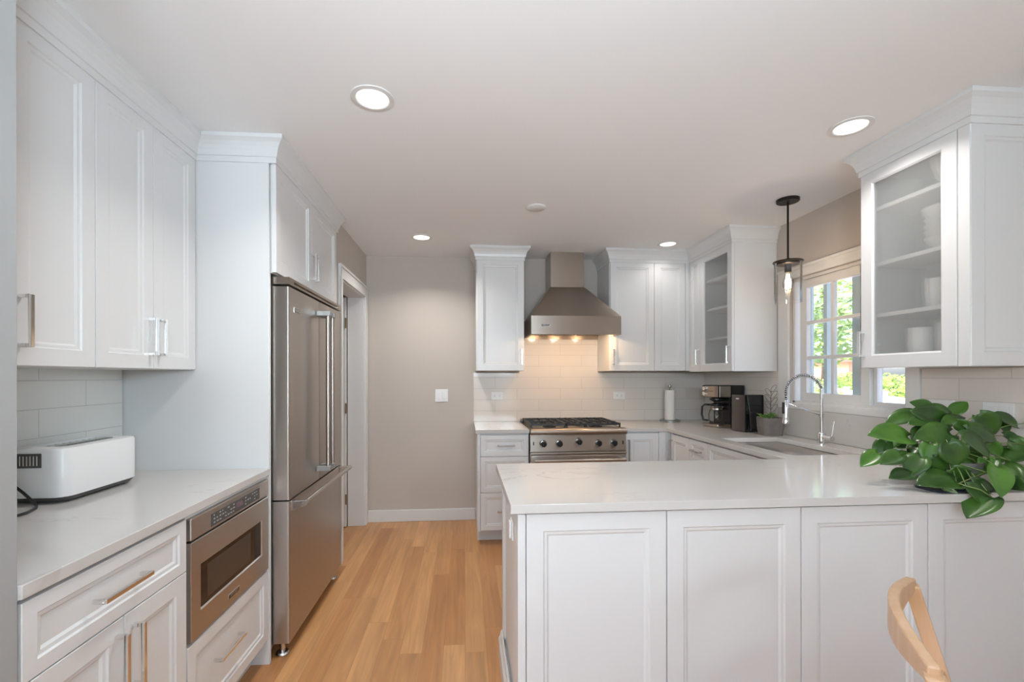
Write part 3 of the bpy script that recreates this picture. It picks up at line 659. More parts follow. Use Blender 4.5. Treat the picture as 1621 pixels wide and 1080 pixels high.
# ------------------------------------------------------------------ range hood
t = thing('range_hood', 'stainless chimney range hood above the gas range', 'range hood', (.915, 3.95, 1.675))
hx0, hx1, hy0, hz0, hz1, hz2 = .545, 1.300, 3.675, 1.675, 1.828, 2.118
cx0, cx1, cy0 = .760, 1.058, 3.955
mb = MB(); yb = D-.010
mb.box(hx0, hx1, hy0, hy0+.012, hz0, hz1); mb.box(hx0, hx0+.012, hy0+.012, yb, hz0, hz1); mb.box(hx1-.012, hx1, hy0+.012, yb, hz0, hz1); mb.box(hx0+.012, hx1-.012, yb-.012, yb, hz0, hz1)
mb.box(hx0+.012, hx1-.012, hy0+.012, yb-.012, hz0+.055, hz0+.06)
mb.build('skirt', 'steelh', t)
MB().rings([[(hx0, hy0, hz1), (hx1, hy0, hz1), (hx1, yb, hz1), (hx0, yb, hz1)], [(cx0-.006, cy0-.006, hz2), (cx1+.006, cy0-.006, hz2), (cx1+.006, yb, hz2), (cx0-.006, yb, hz2)]]).build('canopy', 'steelh', t)
MB().box(cx0, cx1, cy0, yb, hz2, CEIL-.001).build('chimney', 'steelh', t, bevel=.001)
mb = MB()
for k in range(3):
    a = hx0+.03+k*.235; mb.box(a, a+.225, hy0+.09, yb-.03, hz0+.045, hz0+.052)
    for j in range(9): mb.box(a+.01+j*.024, a+.02+j*.024, hy0+.10, yb-.04, hz0+.038, hz0+.045)
mb.build('baffle_filter', 'steely', t)
for x in (.70, .93, 1.16):
    MB().lathe([(.03, 0), (.03, .008)], (x, hy0+.05, hz0+.046), 20).build('lamp', 'hoodl', t)
    area('hood_lamp', (x, hy0+.05, hz0+.040), (0, .45, -1), .05, .05, 1.5, (1, .66, .36), 'DISK')
MB().box(1.0, 1.04, hy0+.02, hy0+.03, hz0+.01, hz0+.02).build('switch', 'black', t)
bd = MB().box(.625, .70, hy0-.003, hy0+.001, 1.738, 1.760).build('badge', 'nickel', t, bevel=.001)
MB().box(.629, .696, hy0-.0034, hy0-.003, 1.741, 1.757).build('badge_field', 'grey', bd)
text('VIKING', .017, bd, 'chrome', (.6625, hy0-.0037, 1.749), RY)

# ------------------------------------------------------------------ range
t = thing('gas_range', 'stainless gas range with five knobs and black grates', 'range', (.902, 3.87, 0))
gx0, gx1 = .515, 1.289
MB().box(gx0, gx1, 3.56, D-.012, .02, .888).build('body', 'steelh', t)
mb = MB(); prof = [(3.60, .914), (3.535, .914), (3.515, .908), (3.506, .893), (3.51, .878), (3.525, .870), (3.56, .870), (3.60, .888)]
mb.prism([(gx0, y, z) for y, z in prof], (gx1-gx0, 0, 0)); mb.build('bullnose', 'steelh', t, smooth=.9)
MB().box(gx0+.002, gx1-.002, 3.60, D-.012, .888, .905).box(gx0+.002, gx1-.002, D-.06, D-.012, .905, .935).build('cooktop', 'steelh', t, bevel=.003)
mb = MB(); mb.prism([(gx0, 3.545, .862), (gx0, 3.532, .735), (gx0, 3.56, .735), (gx0, 3.56, .862)], (gx1-gx0, 0, 0)); cpn = mb.build('control_panel', 'steelh', t)
MB().box(gx0, gx1, 3.522, 3.56, .712, .728).build('ledge', 'steelh', t, bevel=.003)
od = MB().box(gx0+.004, gx1-.004, 3.53, 3.56, .16, .705).build('oven_door', 'steelh', t, bevel=.004)
MB().box(gx0+.14, gx1-.14, 3.528, 3.531, .30, .55).build('oven_window', 'gloss', od)
MB().tube([(gx0+.025, 3.468, .672), (gx1-.025, 3.468, .672)], .016, 18).build('oven_handle', 'steelh', od, smooth=.7)
for x in (gx0+.035, gx1-.035): MB().box(x-.016, x+.016, 3.464, 3.53, .652, .692).build('handle_bracket', 'nickel', od, bevel=.004)
MB().box(gx0+.01, gx1-.01, 3.58, 3.60, .0, .12).build('kick_panel', 'dark', t)
for x, z in ((.617, .797), (.745, .797), (.902, .810), (1.060, .797), (1.187, .797)):
    bz = MB().lathe([(.031, 0), (.031, -.006), (.026, -.012)], (x, 3.537, z), 28, 'Y').build('knob_bezel', 'chrome', t, smooth=.7)
    MB().lathe([(.0235, -.010), (.0225, -.036), (.019, -.040), (.001, -.041)], (x, 3.537, z), 24, 'Y').box(x-.005, x+.005, 3.488, 3.50, z-.021, z+.021).build('knob', 'black', t, smooth=.5)
for x in (gx0+.022, gx1-.030): MB().box(x, x+.008, 3.533, 3.538, .785, .812).build('vent_slot', 'dark', t)
for x in (gx0+.19, gx1-.19):
    for y in (3.74, 4.01):
        MB().lathe([(.055, 0), (.055, .008), (.038, .010), (.036, .018), (.001, .020)], (x, y, .905), 24).build('burner', 'iron', t, smooth=.6)
gxs = [gx0+.012, gx0+.305, gx1-.305, gx1-.012]
for i in range(3):
    a, b = gxs[i]+.002, gxs[i+1]-.002; mb = MB(); y0_, y1_ = 3.625, 4.13; zt, zb = .945, .929
    for x in (a, b-.012): mb.box(x, x+.012, y0_, y1_, zb, zt)
    for y in (y0_, (y0_+y1_)/2-.006, y1_-.012): mb.box(a, b, y, y+.012, zb, zt)
    n = 3 if i != 1 else 2
    for k in range(1, n+1):
        x = a+(b-a)*k/(n+1)
        for q0, q1 in ((y0_, y0_+.085), (y0_+.165, y0_+.335), (y1_-.085, y1_)): mb.box(x-.005, x+.005, q0, q1, zb, zt+.002)
    for y in (y0_+.125, y1_-.125): mb.box(a, a+.075, y-.005, y+.005, zb, zt+.002); mb.box(b-.075, b, y-.005, y+.005, zb, zt+.002)
    for x in (a, b-.012):
        for y in (y0_, y1_-.012): mb.box(x, x+.012, y, y+.012, .905, zb)
    mb.build('grate', 'iron', t, bevel=.002)

# ------------------------------------------------------------------ back run: bases
YB = 3.59
t = thing('base_cabinet', 'white base cabinet with three stacked drawers left of the range', 'cabinet', (.3, 3.9, 0))
carcass(t, .098, .509, YB, D-.017, .105, CU-.001)
MB().box(.102, .509, YB+.085, D-.017, 0, .105).build('toe_kick', 'paint', t)
MB().box(.098, .120, YB-.02, YB, .105, CU-.001).build('filler', 'paint', t)
for z0, z1, hz in ((.694, .865, .782), (.409, .694, .555), (.109, .409, .262)):
    d = panel_door(t, '-Y', YB, .121, .506, z0, z1, 'drawer', fr=.036); pull(d, '-Y', YB-.02, .325, hz, .135, False, m='nickel')
t = thing('base_cabinet', 'white one-door base cabinet right of the range', 'cabinet', (1.5, 3.9, 0))
carcass(t, 1.295, 1.64, YB, D-.010, .105, CU-.001)
MB().box(1.295, 1.64, YB+.08, D-.010, 0, .105).build('toe_kick', 'paint', t)
d = panel_door(t, '-Y', YB, 1.30, 1.575, .11, .866); pull(d, '-Y', YB-.02, 1.318, .715, .20, True, m='nickel')
MB().box(1.577, 1.679, YB-.015, YB-.0005, .105, CU-.001).build('filler', 'paint', t)
# window-wall bases face -X
XS = 1.679
t = thing('base_cabinet', 'white base cabinet under window-side worktop, with slim door beside the inner corner', 'cabinet', (2.0, 3.35, 0))
carcass(t, XS+.0005, XR-.011, 3.235, 3.5745, .105, CU-.001); MB().box(XS+.07, XR-.011, 3.235, 3.574, 0, .105).build('toe_kick', 'paint', t)
d = panel_door(t, '-X', XS, 3.24, 3.53, .11, .866); pull(d, '-X', XS-.02, 3.50, .735, .17, True, m='nickel')
t = thing('base_cabinet', 'white base cabinet with drawer below the window-side worktop, left of sink', 'cabinet', (2.0, 3.1, 0))
carcass(t, XS, XR-.011, 2.99, 3.233, .105, CU-.001); MB().box(XS+.07, XR-.011, 2.99, 3.233, 0, .105).build('toe_kick', 'paint', t)
d = panel_door(t, '-X', XS, 2.99, 3.235, .70, .866, 'drawer', fr=.036); pull(d, '-X', XS-.02, 3.115, .79, .12, False, m='nickel')
panel_door(t, '-X', XS, 2.99, 3.235, .11, .70)
t = thing('base_cabinet', 'white sink base cabinet under window-side worktop, with false drawer front', 'cabinet', (2.0, 2.6, 0))
mb = MB(); mb.box(XS, XS+.018, 2.188, 2.988, .105, CU-.001); mb.box(XS, XR-.011, 2.188, 2.206, .105, CU-.001); mb.box(XS, XR-.011, 2.97, 2.988, .105, CU-.001); mb.box(XS, XR-.011, 2.206, 2.97, .105, .123)
mb.build('body', 'paint', t); MB().box(XS+.07, XR-.011, 2.188, 2.988, 0, .105).build('toe_kick', 'paint', t)
panel_door(t, '-X', XS, 2.19, 2.988, .70, .866, 'false_front', fr=.036)
for a, b in ((2.19, 2.589), (2.589, 2.988)):
    d = panel_door(t, '-X', XS, a, b, .11, .70); pull(d, '-X', XS-.02, 2.56 if a < 2.3 else 2.62, .60, .15, True, m='nickel')
# sink
t = thing('sink', 'undermount stainless sink in the worktop below the window', 'sink', (1.935, 2.605, .66))
sx0, sx1, sy0, sy1, sz = 1.728, 2.142, 2.263, 2.947, .668
mb = MB(); mb.rings([rrect(sx0-.012, sx1+.012, sy0-.012, sy1+.012, .03, CU-.001), rrect(sx0-.012, sx1+.012, sy0-.012, sy1+.012, .03, CU-.003), rrect(sx0-.002, sx1+.002, sy0-.002, sy1+.002, .03, CU-.006), rrect(sx0-.002, sx1+.002, sy0-.002, sy1+.002, .03, sz-.002)])
mb.b.faces.ensure_lookup_table()
mb.b.free(); mb = MB()
mb.rings([rrect(sx0-.012, sx1+.012, sy0-.012, sy1+.012, .03, CU-.002), rrect(sx0, sx1, sy0, sy1, .025, CU-.002), rrect(sx0+.002, sx1-.002, sy0+.002, sy1-.002, .025, sz+.03), rrect(sx0+.03, sx1-.03, sy0+.03, sy1-.03, .02, sz+.004), rrect(1.92, 1.95, 2.59, 2.62, .012, sz)], cap=False)
mb.rings([rrect(1.92, 1.95, 2.59, 2.62, .012, sz), rrect(1.93, 1.94, 2.60, 2.61, .004, sz)], cap=False)
mb.rings([rrect(sx0-.012, sx1+.012, sy0-.012, sy1+.012, .03, CU-.002), rrect(sx0-.005, sx1+.005, sy0-.005, sy1+.005, .03, CU-.006), rrect(sx0-.003, sx1+.003, sy0-.003, sy1+.003, .03, sz-.004)], cap=True)
mb.build('basin', 'steely', t, smooth=.6)
MB().lathe([(.045, 0), (.045, .004), (.03, .005), (.028, .001), (.001, .001)], (1.935, 2.605, sz+.002), 28).build('drain', 'chrome', t, smooth=.6)
# faucet
fxx, fyy = 2.195, 2.625
t = thing('faucet', 'tall chrome spring-neck faucet behind the sink', 'faucet', (fxx, fyy, CT))
MB().lathe([(.027, 0), (.027, .006), (.023, .009), (.023, .065), (.021, .07), (.013, .075)], (fxx, fyy, CT), 28).build('base', 'chrome', t, smooth=.6)
MB().tube([(fxx, fyy, CT+.07), (fxx, fyy, CT+.345)], .0095, 18).build('riser', 'chrome', t, smooth=.7)
MB().tube([(fxx, fyy, CT+.045), (fxx-.004, fyy-.085, CT+.045)], .0165, 20).build('handle_body', 'chrome', t, smooth=.7)
MB().tube([(fxx, fyy-.075, CT+.05), (fxx+.012, fyy-.082, CT+.15)], [.005, .004], 12).build('lever', 'chrome', t, smooth=.7)
arc = []; R_ = .113; acx = fxx-R_
for k in range(0, 41):
    a = PI*k/40*1.0; arc.append(Vector((acx+R_*math.cos(a), fyy+.01*k/40, CT+.32+R_*math.sin(a)*.93)))
for k in range(1, 5): arc.append(Vector((fxx-2*R_, fyy+.01, CT+.32-.012*k)))
MB().tube(arc, .006, 12).build('hose', 'grey', t, smooth='all')
# spring
sp = []; turns = 34; n = turns*9
for i in range(n+1):
    u_ = i/n*(len(arc)-1); j = min(int(u_), len(arc)-2); p = arc[j].lerp(arc[j+1], u_-j); tg = (arc[j+1]-arc[j]).normalized(); nn = tg.cross(Vector((0, 1, 0))).normalized(); bb = tg.cross(nn)
    a = 2*PI*turns*i/n; sp.append(p+(nn*math.cos(a)+bb*math.sin(a))*.0118)
MB().tube(sp, .0021, 5).build('spring', 'chrome', t, smooth='all')
ex = fxx-2*R_; ey = fyy+.01
MB().lathe([(.010, 0), (.013, -.01), (.0135, -.09), (.017, -.115), (.021, -.135), (.021, -.145), (.016, -.148)][::-1], (ex, ey, CT+.275), 22).build('spray_head', 'chrome', t, smooth=.6)
MB().box(ex-.022, ex-.012, ey-.006, ey+.006, CT+.19, CT+.26).build('spray_trigger', 'black', t, bevel=.002)
MB().tube([(fxx, fyy, CT+.175), (ex+.010, ey, CT+.255)], .004, 10).build('docking_arm', 'chrome', t, smooth='all')
MB().tube([(fxx, fyy, CT+.165), (fxx, fyy, CT+.19)], .014, 18).build('arm_collar', 'chrome', t, smooth=.7)

# ------------------------------------------------------------------ peninsula
t = thing('peninsula_base', 'white panelled peninsula base facing the camera', 'cabinet', (1.2, 1.85, 0))
PX, PY, PB = .196, 1.53, 2.150
MB().box(PX, XR-.011, PY, PB, .0, CU-.010).box(XS+.09, XR-.011, PB, 2.187, .0, CU-.010).build('body', 'paint', t)
MB().box(PX-.004, XR-.012, PY-.004, PB, CU-.010, CU-.001).build('sub_top', mk('painted_shadow_line', (.35, .33, .3), .7), t)  # strip under the worktop, its shadow line put in as a darker colour
MB().box(.176, .2035, PY-.024, PY+.024, 0, CU-.010).build('corner_post', 'paint', t, bevel=.003)
xs = [.204, .694, 1.185, 1.672, XR-.011]
for a, b in zip(xs, xs[1:]): panel_door(t, '-Y', PY, a, b, .02, CU-.010, 'front_panel', fr=.058)
def fXm(p): return lambda a, n, z: (p-n, a, z)
panel_door(t, '-X', PX, PY+.024, PB, .02, CU-.010, 'end_panel', fr=.055)
mb = MB(); mb.prism([(PX-.02, PY-.03, 0), (PX-.038, PY-.03, 0), (PX-.038, PY-.03, .085), (PX-.030, PY-.03, .10), (PX-.028, PY-.03, .115), (PX-.022, PY-.03, .125), (PX-.02, PY-.03, .125)], (0, PB-PY+.03, 0)); mb.build('base_molding', 'paint', t)
t = thing('outlet', 'small white outlet on the end panel of the peninsula', 'outlet', (PX-.02, 1.665, .735))
MB().box(PX-.026, PX-.0205, 1.63, 1.70, .735, .80).build('cover_plate', 'wplast', t, bevel=.002)
MB().box(PX-.034, PX-.026, 1.65, 1.68, .737, .797).build('receptacle', 'wplast', t, bevel=.002)
# panelled interior support side towards the kitchen is plain doors
t = thing('base_cabinet', 'dishwasher-side white cabinet front on kitchen side of peninsula, out of sight', 'cabinet', (1.0, 2.16, 0)) if False else None

# ------------------------------------------------------------------ wall plates
def outlet_h(x, z, label, nm='outlet'):
    t = thing(nm, label, 'outlet', (x, D-.010, z-.036))
    MB().box(x-.058, x+.058, D-.0155, D-.0095, z-.036, z+.036).build('cover_plate', 'wplast', t, bevel=.002)
    for s in (-1, 1): 
        r = MB().box(x+s*.022-.017, x+s*.022+.017, D-.018, D-.0155, z-.014, z+.014).build('receptacle', 'wplast', t, bevel=.002)
        MB().box(x+s*.022-.006, x+s*.022+.006, D-.0184, D-.018, z+.004, z+.006).box(x+s*.022-.006, x+s*.022+.006, D-.0184, D-.018, z-.006, z-.004).build('socket_slot', 'grey', r)
outlet_h(.301, 1.147, 'white double outlet on the tiles left of the range')
outlet_h(1.464, 1.144, 'white double outlet on the tiles right of the range')
t = thing('light_switch', 'white two-rocker light switch on bare wall left of cabinets', 'light switch', (-.213, D, 1.095))
MB().box(-.271, -.155, D-.006, D-.0005, 1.095, 1.211).build('cover_plate', 'wplast', t, bevel=.002)
for s in (-1, 1): MB().box(-.213+s*.024-.016, -.213+s*.024+.016, D-.009, D-.006, 1.120, 1.186).build('rocker', 'wplast', t, bevel=.002)
for yc, z, lab in ((2.02, 1.178, 'white switch plate on right tiles next to the window casing'), (1.785, 1.178, 'white switch plate on right tiles behind the pothos, farther from window')):
    t = thing('switch_plate', lab, 'light switch', (XR-.009, yc, z-.036))
    MB().box(XR-.015, XR-.0095, yc-.058, yc+.058, z-.036, z+.036).build('cover_plate', 'wplast', t, bevel=.002)
    for s in (-1, 1): MB().box(XR-.018, XR-.015, yc+s*.024-.018, yc+s*.024+.018, z-.020, z+.020).build('rocker', 'wplast', t, bevel=.001)

# ------------------------------------------------------------------ ceiling fittings
LAMPS = [(-.361, 1.823, 'recessed ceiling light nearest left cabinets, larger of the left pair'), (-.338, 3.615, 'recessed ceiling light near the back wall, above floor aisle'),
         (1.690, 3.648, 'recessed ceiling light near the far right corner cabinets'), (1.700, 1.868, 'recessed ceiling light beside the near glass-door cabinet')]
for x, y, lab in LAMPS:
    t = thing('recessed_light', lab, 'ceiling light', (x, y, CEIL-.012))
    mb = MB(); mb.rings([[(x+r*math.cos(2*PI*k/40), y+r*math.sin(2*PI*k/40), z) for k in range(40)] for r, z in ((.084, CEIL), (.084, CEIL-.004), (.066, CEIL-.006), (.060, CEIL-.0005))], cap=False)
    mb.build('trim_ring', 'trimp', t, smooth=.6)
    MB().lathe([(.061, 0), (.061, .003)], (x, y, CEIL-.004), 36).build('diffuser', 'lamp', t)
    area('recessed_lamp', (x, y, CEIL-.012), (0, 0, -1), .11, .11, 1.0 if (x > 1 and y > 3) else 5 if x > 1 else 8 if y > 3 else 7.5, (1, .96, .92), 'DISK', 2.3)
tag(MB().lathe([(.062, 0), (.062, .006), (.055, .010)][::-1] and [(.055, 0), (.062, .004), (.062, .0105)], (.467, 2.916, CEIL-.011), 36).build('smoke_detector', 'wplast', smooth=.6), 'flat round white detector in middle of the ceiling', 'detector')

# pendant
px, py = 2.012, 2.672
t = thing('pendant_light', 'dark bronze pendant with clear glass cylinder over the sink', 'pendant light', (px, py, CEIL))
MB().lathe([(.060, -.018), (.064, -.014), (.064, 0)], (px, py, CEIL-.0005), 36).build('canopy', 'bronze', t, smooth=.6)
MB().tube([(px, py, CEIL-.018), (px, py, 2.055)], .006, 14).build('rod', 'bronze', t, smooth=.7)
MB().lathe([(.060, -.022), (.064, -.020), (.064, -.008), (.082, -.008), (.084, -.004), (.082, 0), (.012, .001), (.012, .018), (.001, .02)], (px, py, 2.045), 40).build('shade_holder', 'bronze', t, smooth=.5)
MB().tube([(px, py, 2.024), (px, py, 1.975)], .019, 20).build('socket', 'bronze', t, smooth=.7)
mb = MB(); seg = 48
mb.rings([[(px+r*math.cos(2*PI*k/seg), py+r*math.sin(2*PI*k/seg), z) for k in range(seg)] for r, z in ((.076, 2.036), (.076, 1.792), (.074, 1.788), (.0725, 1.792), (.0725, 2.036))], cap=False)
mb.build('glass_shade', 'lglass', t, smooth=.7)
bl = MB().lathe([(.001, -.115), (.012, -.112), (.026, -.095), (.031, -.072), (.027, -.045), (.016, -.018), (.013, 0)], (px, py, 1.978), 28).build('bulb', 'lglass', t, smooth='all')
mb = MB()
for k in range(6):
    a = 2*PI*k/6; mb.tube([(px+.008*math.cos(a), py+.008*math.sin(a), 1.965), (px+.012*math.cos(a+.3), py+.012*math.sin(a+.3), 1.885)], .0022, 6)
mb.build('filament', 'bulb', bl)
pl = bpy.data.lights.new('pendant_bulb_light', 'POINT'); pl.energy = 3; pl.color = (1, .72, .45); pl.shadow_soft_size = .02
po = bpy.data.objects.new('pendant_bulb_light', pl); C.objects.link(po); po.location = (px, py, 1.925)

# ------------------------------------------------------------------ things on the far worktop
t = thing('paper_towel_holder', 'steel paper towel holder with white roll, right of the range', 'paper towel holder', (1.915, 4.10, CT))
MB().lathe([(.092, 0), (.092, .010), (.086, .014), (.01, .015)], (1.915, 4.10, CT), 32).build('base', 'greypl', t, smooth=.6)
MB().lathe([(.005, .01), (.005, .305), (.011, .312), (.014, .325), (.010, .337), (.001, .340)], (1.915, 4.10, CT), 16).build('post', 'nickel', t, smooth=.7)
MB().lathe([(.015, .013), (.048, .013), (.048, .290), (.015, .290)], (1.915, 4.10, CT), 36).build('paper_roll', 'paper', t, smooth=.6)

def place(parent, bm_fn, name, m, **k): return bm_fn.build(name, m, parent, **k)
# coffee maker: modelled facing -X around the origin, then turned
t = thing('coffee_maker', 'black and stainless drip coffee maker with glass carafe', 'coffee maker', (2.155, 3.62, CT)); WL[t.name] = Vector((0, 0, 0))
MB().box(-.02, .125, -.095, .095, 0, .345).build('body', 'black', t, bevel=.008)
MB().box(-.135, .02, -.095, .095, .245, .345).build('brew_head', 'black', t, bevel=.008)
mb = MB(); pr = [(-.148, -.07), (-.152, 0), (-.148, .07), (-.125, .098), (-.02, .0985), (-.02, .096), (-.13, .094), (-.14, .0), (-.13, -.094), (-.02, -.096), (-.02, -.0985), (-.125, -.098)]
mb.prism([(x, y, .25) for x, y in pr], (0, 0, .088)); fp = mb.build('front_plate', 'steelv', t, smooth=.8)
MB().box(-.1535, -.148, -.05, .05, .296, .299).build('seam', 'dark', t)
MB().tube([(-.15, .045, .318), (-.162, .045, .318)], .016, 20).tube([(-.15, .045, .275), (-.162, .045, .275)], .016, 20).build('control_dial', 'chrome', t, smooth=.7)
MB().box(-.140, .0, -.095, .095, 0, .028).build('warming_base', 'steelv', t, bevel=.012)
MB().lathe([(.06, .028), (.06, .032)], (-.07, 0, 0), 28).build('hot_plate', 'black', t)
MB().lathe([(.02, .244), (.055, .236), (.055, .222), (.03, .21)][::-1], (-.07, 0, 0), 24).build('filter_basket', 'black', t, smooth=.6)
cf = MB().lathe([(.052, .034), (.062, .06), (.064, .10), (.05, .15), (.042, .17), (.046, .178)], (-.07, 0, 0), 28).build('carafe', 'lglass', t, smooth='all')
MB().lathe([(.047, .172), (.049, .176), (.049, .190), (.03, .198), (.001, .199)], (-.07, 0, 0), 24).build('carafe_lid', 'black', cf, smooth=.6)
MB().lathe([(.050, .140), (.052, .142), (.049, .156), (.046, .155)], (-.07, 0, 0), 24).build('carafe_band', 'steelv', cf, smooth=.6)
MB().tube([(-.105, .035, .182), (-.135, .065, .182), (-.148, .078, .165), (-.150, .08, .10), (-.142, .072, .055), (-.115, .045, .05)], .008, 10).build('carafe_handle', 'black', cf, smooth='all')
t.rotation_euler = (0, 0, math.radians(12))
# canister beside it
t = thing('black_canister', 'glossy black box-shaped appliance between coffee maker and planter', 'appliance', (2.15, 3.31, CT)); WL[t.name] = Vector((0, 0, 0))
MB().box(-.07, .085, -.085, .075, .0, .280).build('body', 'gloss', t, bevel=.006)
MB().prism([(-.073, -.076, .004), (-.083, -.055, .004), (-.085, 0, .004), (-.083, .045, .004), (-.073, .066, .004), (-.069, .066, .004), (-.069, -.076, .004)], (0, 0, .273)).build('front_panel', mk('warm_dark_metal', (.13, .115, .105), .3, .05, 10, metal=.7), t, smooth=.8)
MB().box(-.0865, -.0845, -.03, .0, .245, .253).build('badge', 'wplast', t)
MB().tube([(-.06, -.088, .27), (-.04, -.090, .15), (-.03, -.088, .01)], .003, 8).build('power_cord', 'grey', t, smooth='all')
t.rotation_euler = (0, 0, math.radians(6))
# planter
t = thing('planter', 'grey washed planter with small succulents and wire leaf ornament', 'planter', (2.165, 3.055, CT)); WL[t.name] = Vector((0, 0, 0))
mb = MB(); mb.rings([rrect(-.068, .068, -.055, .055, .03, 0), rrect(-.075, .075, -.062, .062, .032, .06), rrect(-.077, .077, -.064, .064, .032, .126), rrect(-.069, .069, -.056, .056, .028, .126), rrect(-.068, .068, -.055, .055, .028, .112)])
mb.build('pot', 'planter', t, smooth=.8)
MB().rings([rrect(-.067, .067, -.054, .054, .026, .111), rrect(-.066, .066, -.053, .053, .026, .114)]).build('soil', 'soil', t)
def blade(mb, p, d, up, ln, wd, bend=0.3, n=7, thick=0, heart=False):
    """one leaf: base p, direction d, surface normal up"""
    d = Vector(d).normalized(); up = Vector(up); up = (up-d*up.dot(d)).normalized(); sd_ = d.cross(up); rows = []
    for i in range(n+1):
        s_ = i/n
        if heart: wv = wd*.5*((s_+.03)**.6*(1-s_)**.9*2.7)
        else: wv = wd*.5*math.sin(PI*min(1, s_*.92+.08))**.8 if s_ < 1 else 0
        c = Vector(p)+d*ln*s_-up*bend*ln*s_*s_
        back = d*(-ln*.13*max(0, 1-s_*3.5)) if heart else Vector()
        e = up*wv*.35
        rows.append([c+back+sd_*wv+e, c+sd_*wv*.5+e*.35, c, c-sd_*wv*.5+e*.35, c+back-sd_*wv+e])
    vs = [[mb.b.verts.new(q) for q in r] for r in rows]
    for i in range(n):
        for k in range(4):
            try: mb.b.faces.new((vs[i][k], vs[i][k+1], vs[i+1][k+1], vs[i+1][k]))
            except ValueError: pass
def leafy(mb, name, m, parent, thick=.0008):
    o = mb.build(name, m, parent, smooth='all'); s_ = o.modifiers.new('solid', 'SOLIDIFY'); s_.thickness = thick; return o
mb = MB(); random.seed(11)
for k in range(16):
    a = 2*PI*k/16+random.uniform(-.2, .2); x, y = random.uniform(-.045, .045), random.uniform(-.03, .03)
    d = Vector((math.cos(a), math.sin(a), random.uniform(.5, 1.6))); blade(mb, (x, y, .112), d, (0, 0, 1) if d.z < .9 else (math.cos(a+PI), math.sin(a+PI), .3), random.uniform(.05, .085), .022, .25)
leafy(mb, 'succulent_leaves', 'plant2', t, .002)
mb = MB(); mb.tube([(0, -.01, .11), (-.005, -.01, .22), (.004, -.01, .315)], .0016, 6)
for k in range(7):
    z = .165+k*.024; s_ = -1 if k % 2 else 1; a0 = (0, -.01, z); ln = .068 if k < 5 else .06
    loop = []
    for q in range(17):
        u_ = q/16*2*PI; lx = ln*(1-math.cos(u_))/2; ly = .013*math.sin(u_)
        ang = math.radians(52); loop.append((s_*(lx*math.cos(ang)-ly*math.sin(ang)), -.01, z+lx*math.sin(ang)+ly*math.cos(ang)))
    mb.tube(loop, .0014, 6, cap=False)
mb.build('wire_leaf_ornament', mk('aged_wire', (.14, .11, .09), .5, .1, 30, metal=.6), t, smooth='all')
t.rotation_euler = (0, 0, math.radians(-4))

# ------------------------------------------------------------------ pothos on the peninsula
def at(x, y, Y):
    """world point seen at photo pixel (x, y) on the plane at depth Y (used to read leaf positions off the photo)"""
    u = x-810.5-CXO; v = -(y-HY); cr, sr = math.cos(ROLL), math.sin(ROLL); U = u*cr-v*sr; V = u*sr+v*cr
    c, s_ = math.cos(YAW), math.sin(YAW); r = U/F_PX; d = Vector((r*c+s_, c-r*s_, V/F_PX)); k = Y/d.y; return Vector((0, 0, CAMZ))+d*k
t = thing('pothos_plant', 'trailing green pothos in low grey pot on the peninsula worktop', 'plant', (1.93, 1.70, CT))
MB().lathe([(.085, 0), (.095, .004), (.115, .05), (.120, .085), (.112, .085), (.105, .055), (.10, .05)], (1.95, 1.70, CT), 36).build('pot', 'greypl', t, smooth=.6)
MB().lathe([(.10, 0), (.104, .01)], (1.95, 1.70, CT+.065), 30).build('soil', 'soil', t)
LV = [  # base, tip in the 1250x1080 zoom of [1320,600,1621,860], width factor, depth
 (490,400,245,358,.55,1.70),(335,412,290,545,.6,1.72),(290,500,178,575,.6,1.66),(440,510,312,560,.6,1.60),(530,235,345,300,.42,1.80),(640,210,517,160,.5,1.84),
 (745,280,530,215,.55,1.76),(775,240,878,155,.62,1.80),(690,300,500,290,.55,1.74),(865,285,715,290,.6,1.72),(765,370,545,385,.55,1.66),(800,290,890,350,.8,1.66),
 (870,345,1092,402,.5,1.64),(745,425,818,588,.85,1.57),(640,435,610,560,.75,1.63),(835,395,1060,520,.6,1.60),(945,245,1078,380,.75,1.68),(1065,255,1250,330,.45,1.72),
 (1085,265,1155,375,.6,1.74),(570,525,488,640,.75,1.60),(510,640,370,650,.6,1.57),(640,525,742,615,.7,1.60),(805,690,558,682,.58,1.53),(765,600,893,690,.8,1.57),
 (830,555,942,622,.6,1.60),(915,690,1098,770,.5,1.50),(870,718,1015,835,.6,1.475),(1035,790,868,922,.62,1.452),(985,530,1000,612,.8,1.60),(1150,545,1262,495,.8,1.62),
 (1110,575,1232,715,.55,1.58),(1078,590,1112,755,.55,1.54),(1060,540,1020,620,.6,1.58),(1130,680,1262,732,.55,1.55),(1115,385,1262,440,.6,1.68),(425,375,352,470,.6,1.74),
 (505,515,405,500,.5,1.66),(1180,590,1265,660,.7,1.58),(1000,420,1105,520,.6,1.66),(940,330,1065,372,.6,1.72),(560,450,500,520,.7,1.70),(690,480,760,560,.7,1.66),
 (880,470,960,570,.7,1.64),(1190,400,1240,520,.7,1.66),(600,340,520,420,.7,1.72),(1150,470,1080,560,.6,1.68),(980,600,870,640,.6,1.60),(690,650,560,600,.6,1.60),(720,735,815,758,.35,1.53),(395,395,470,470,.7,1.75),
 (1280,300,1370,360,.6,1.66),(1300,450,1390,520,.6,1.62),(1290,600,1370,690,.6,1.58),(1330,560,1290,640,.7,1.58)]
def zy(a, b): return 1320+a/4.153, 600+b/4.153
random.seed(5); lf = MB(); lf2 = MB(); st = MB(); ctr = Vector((1.95, 1.70, CT+.08))
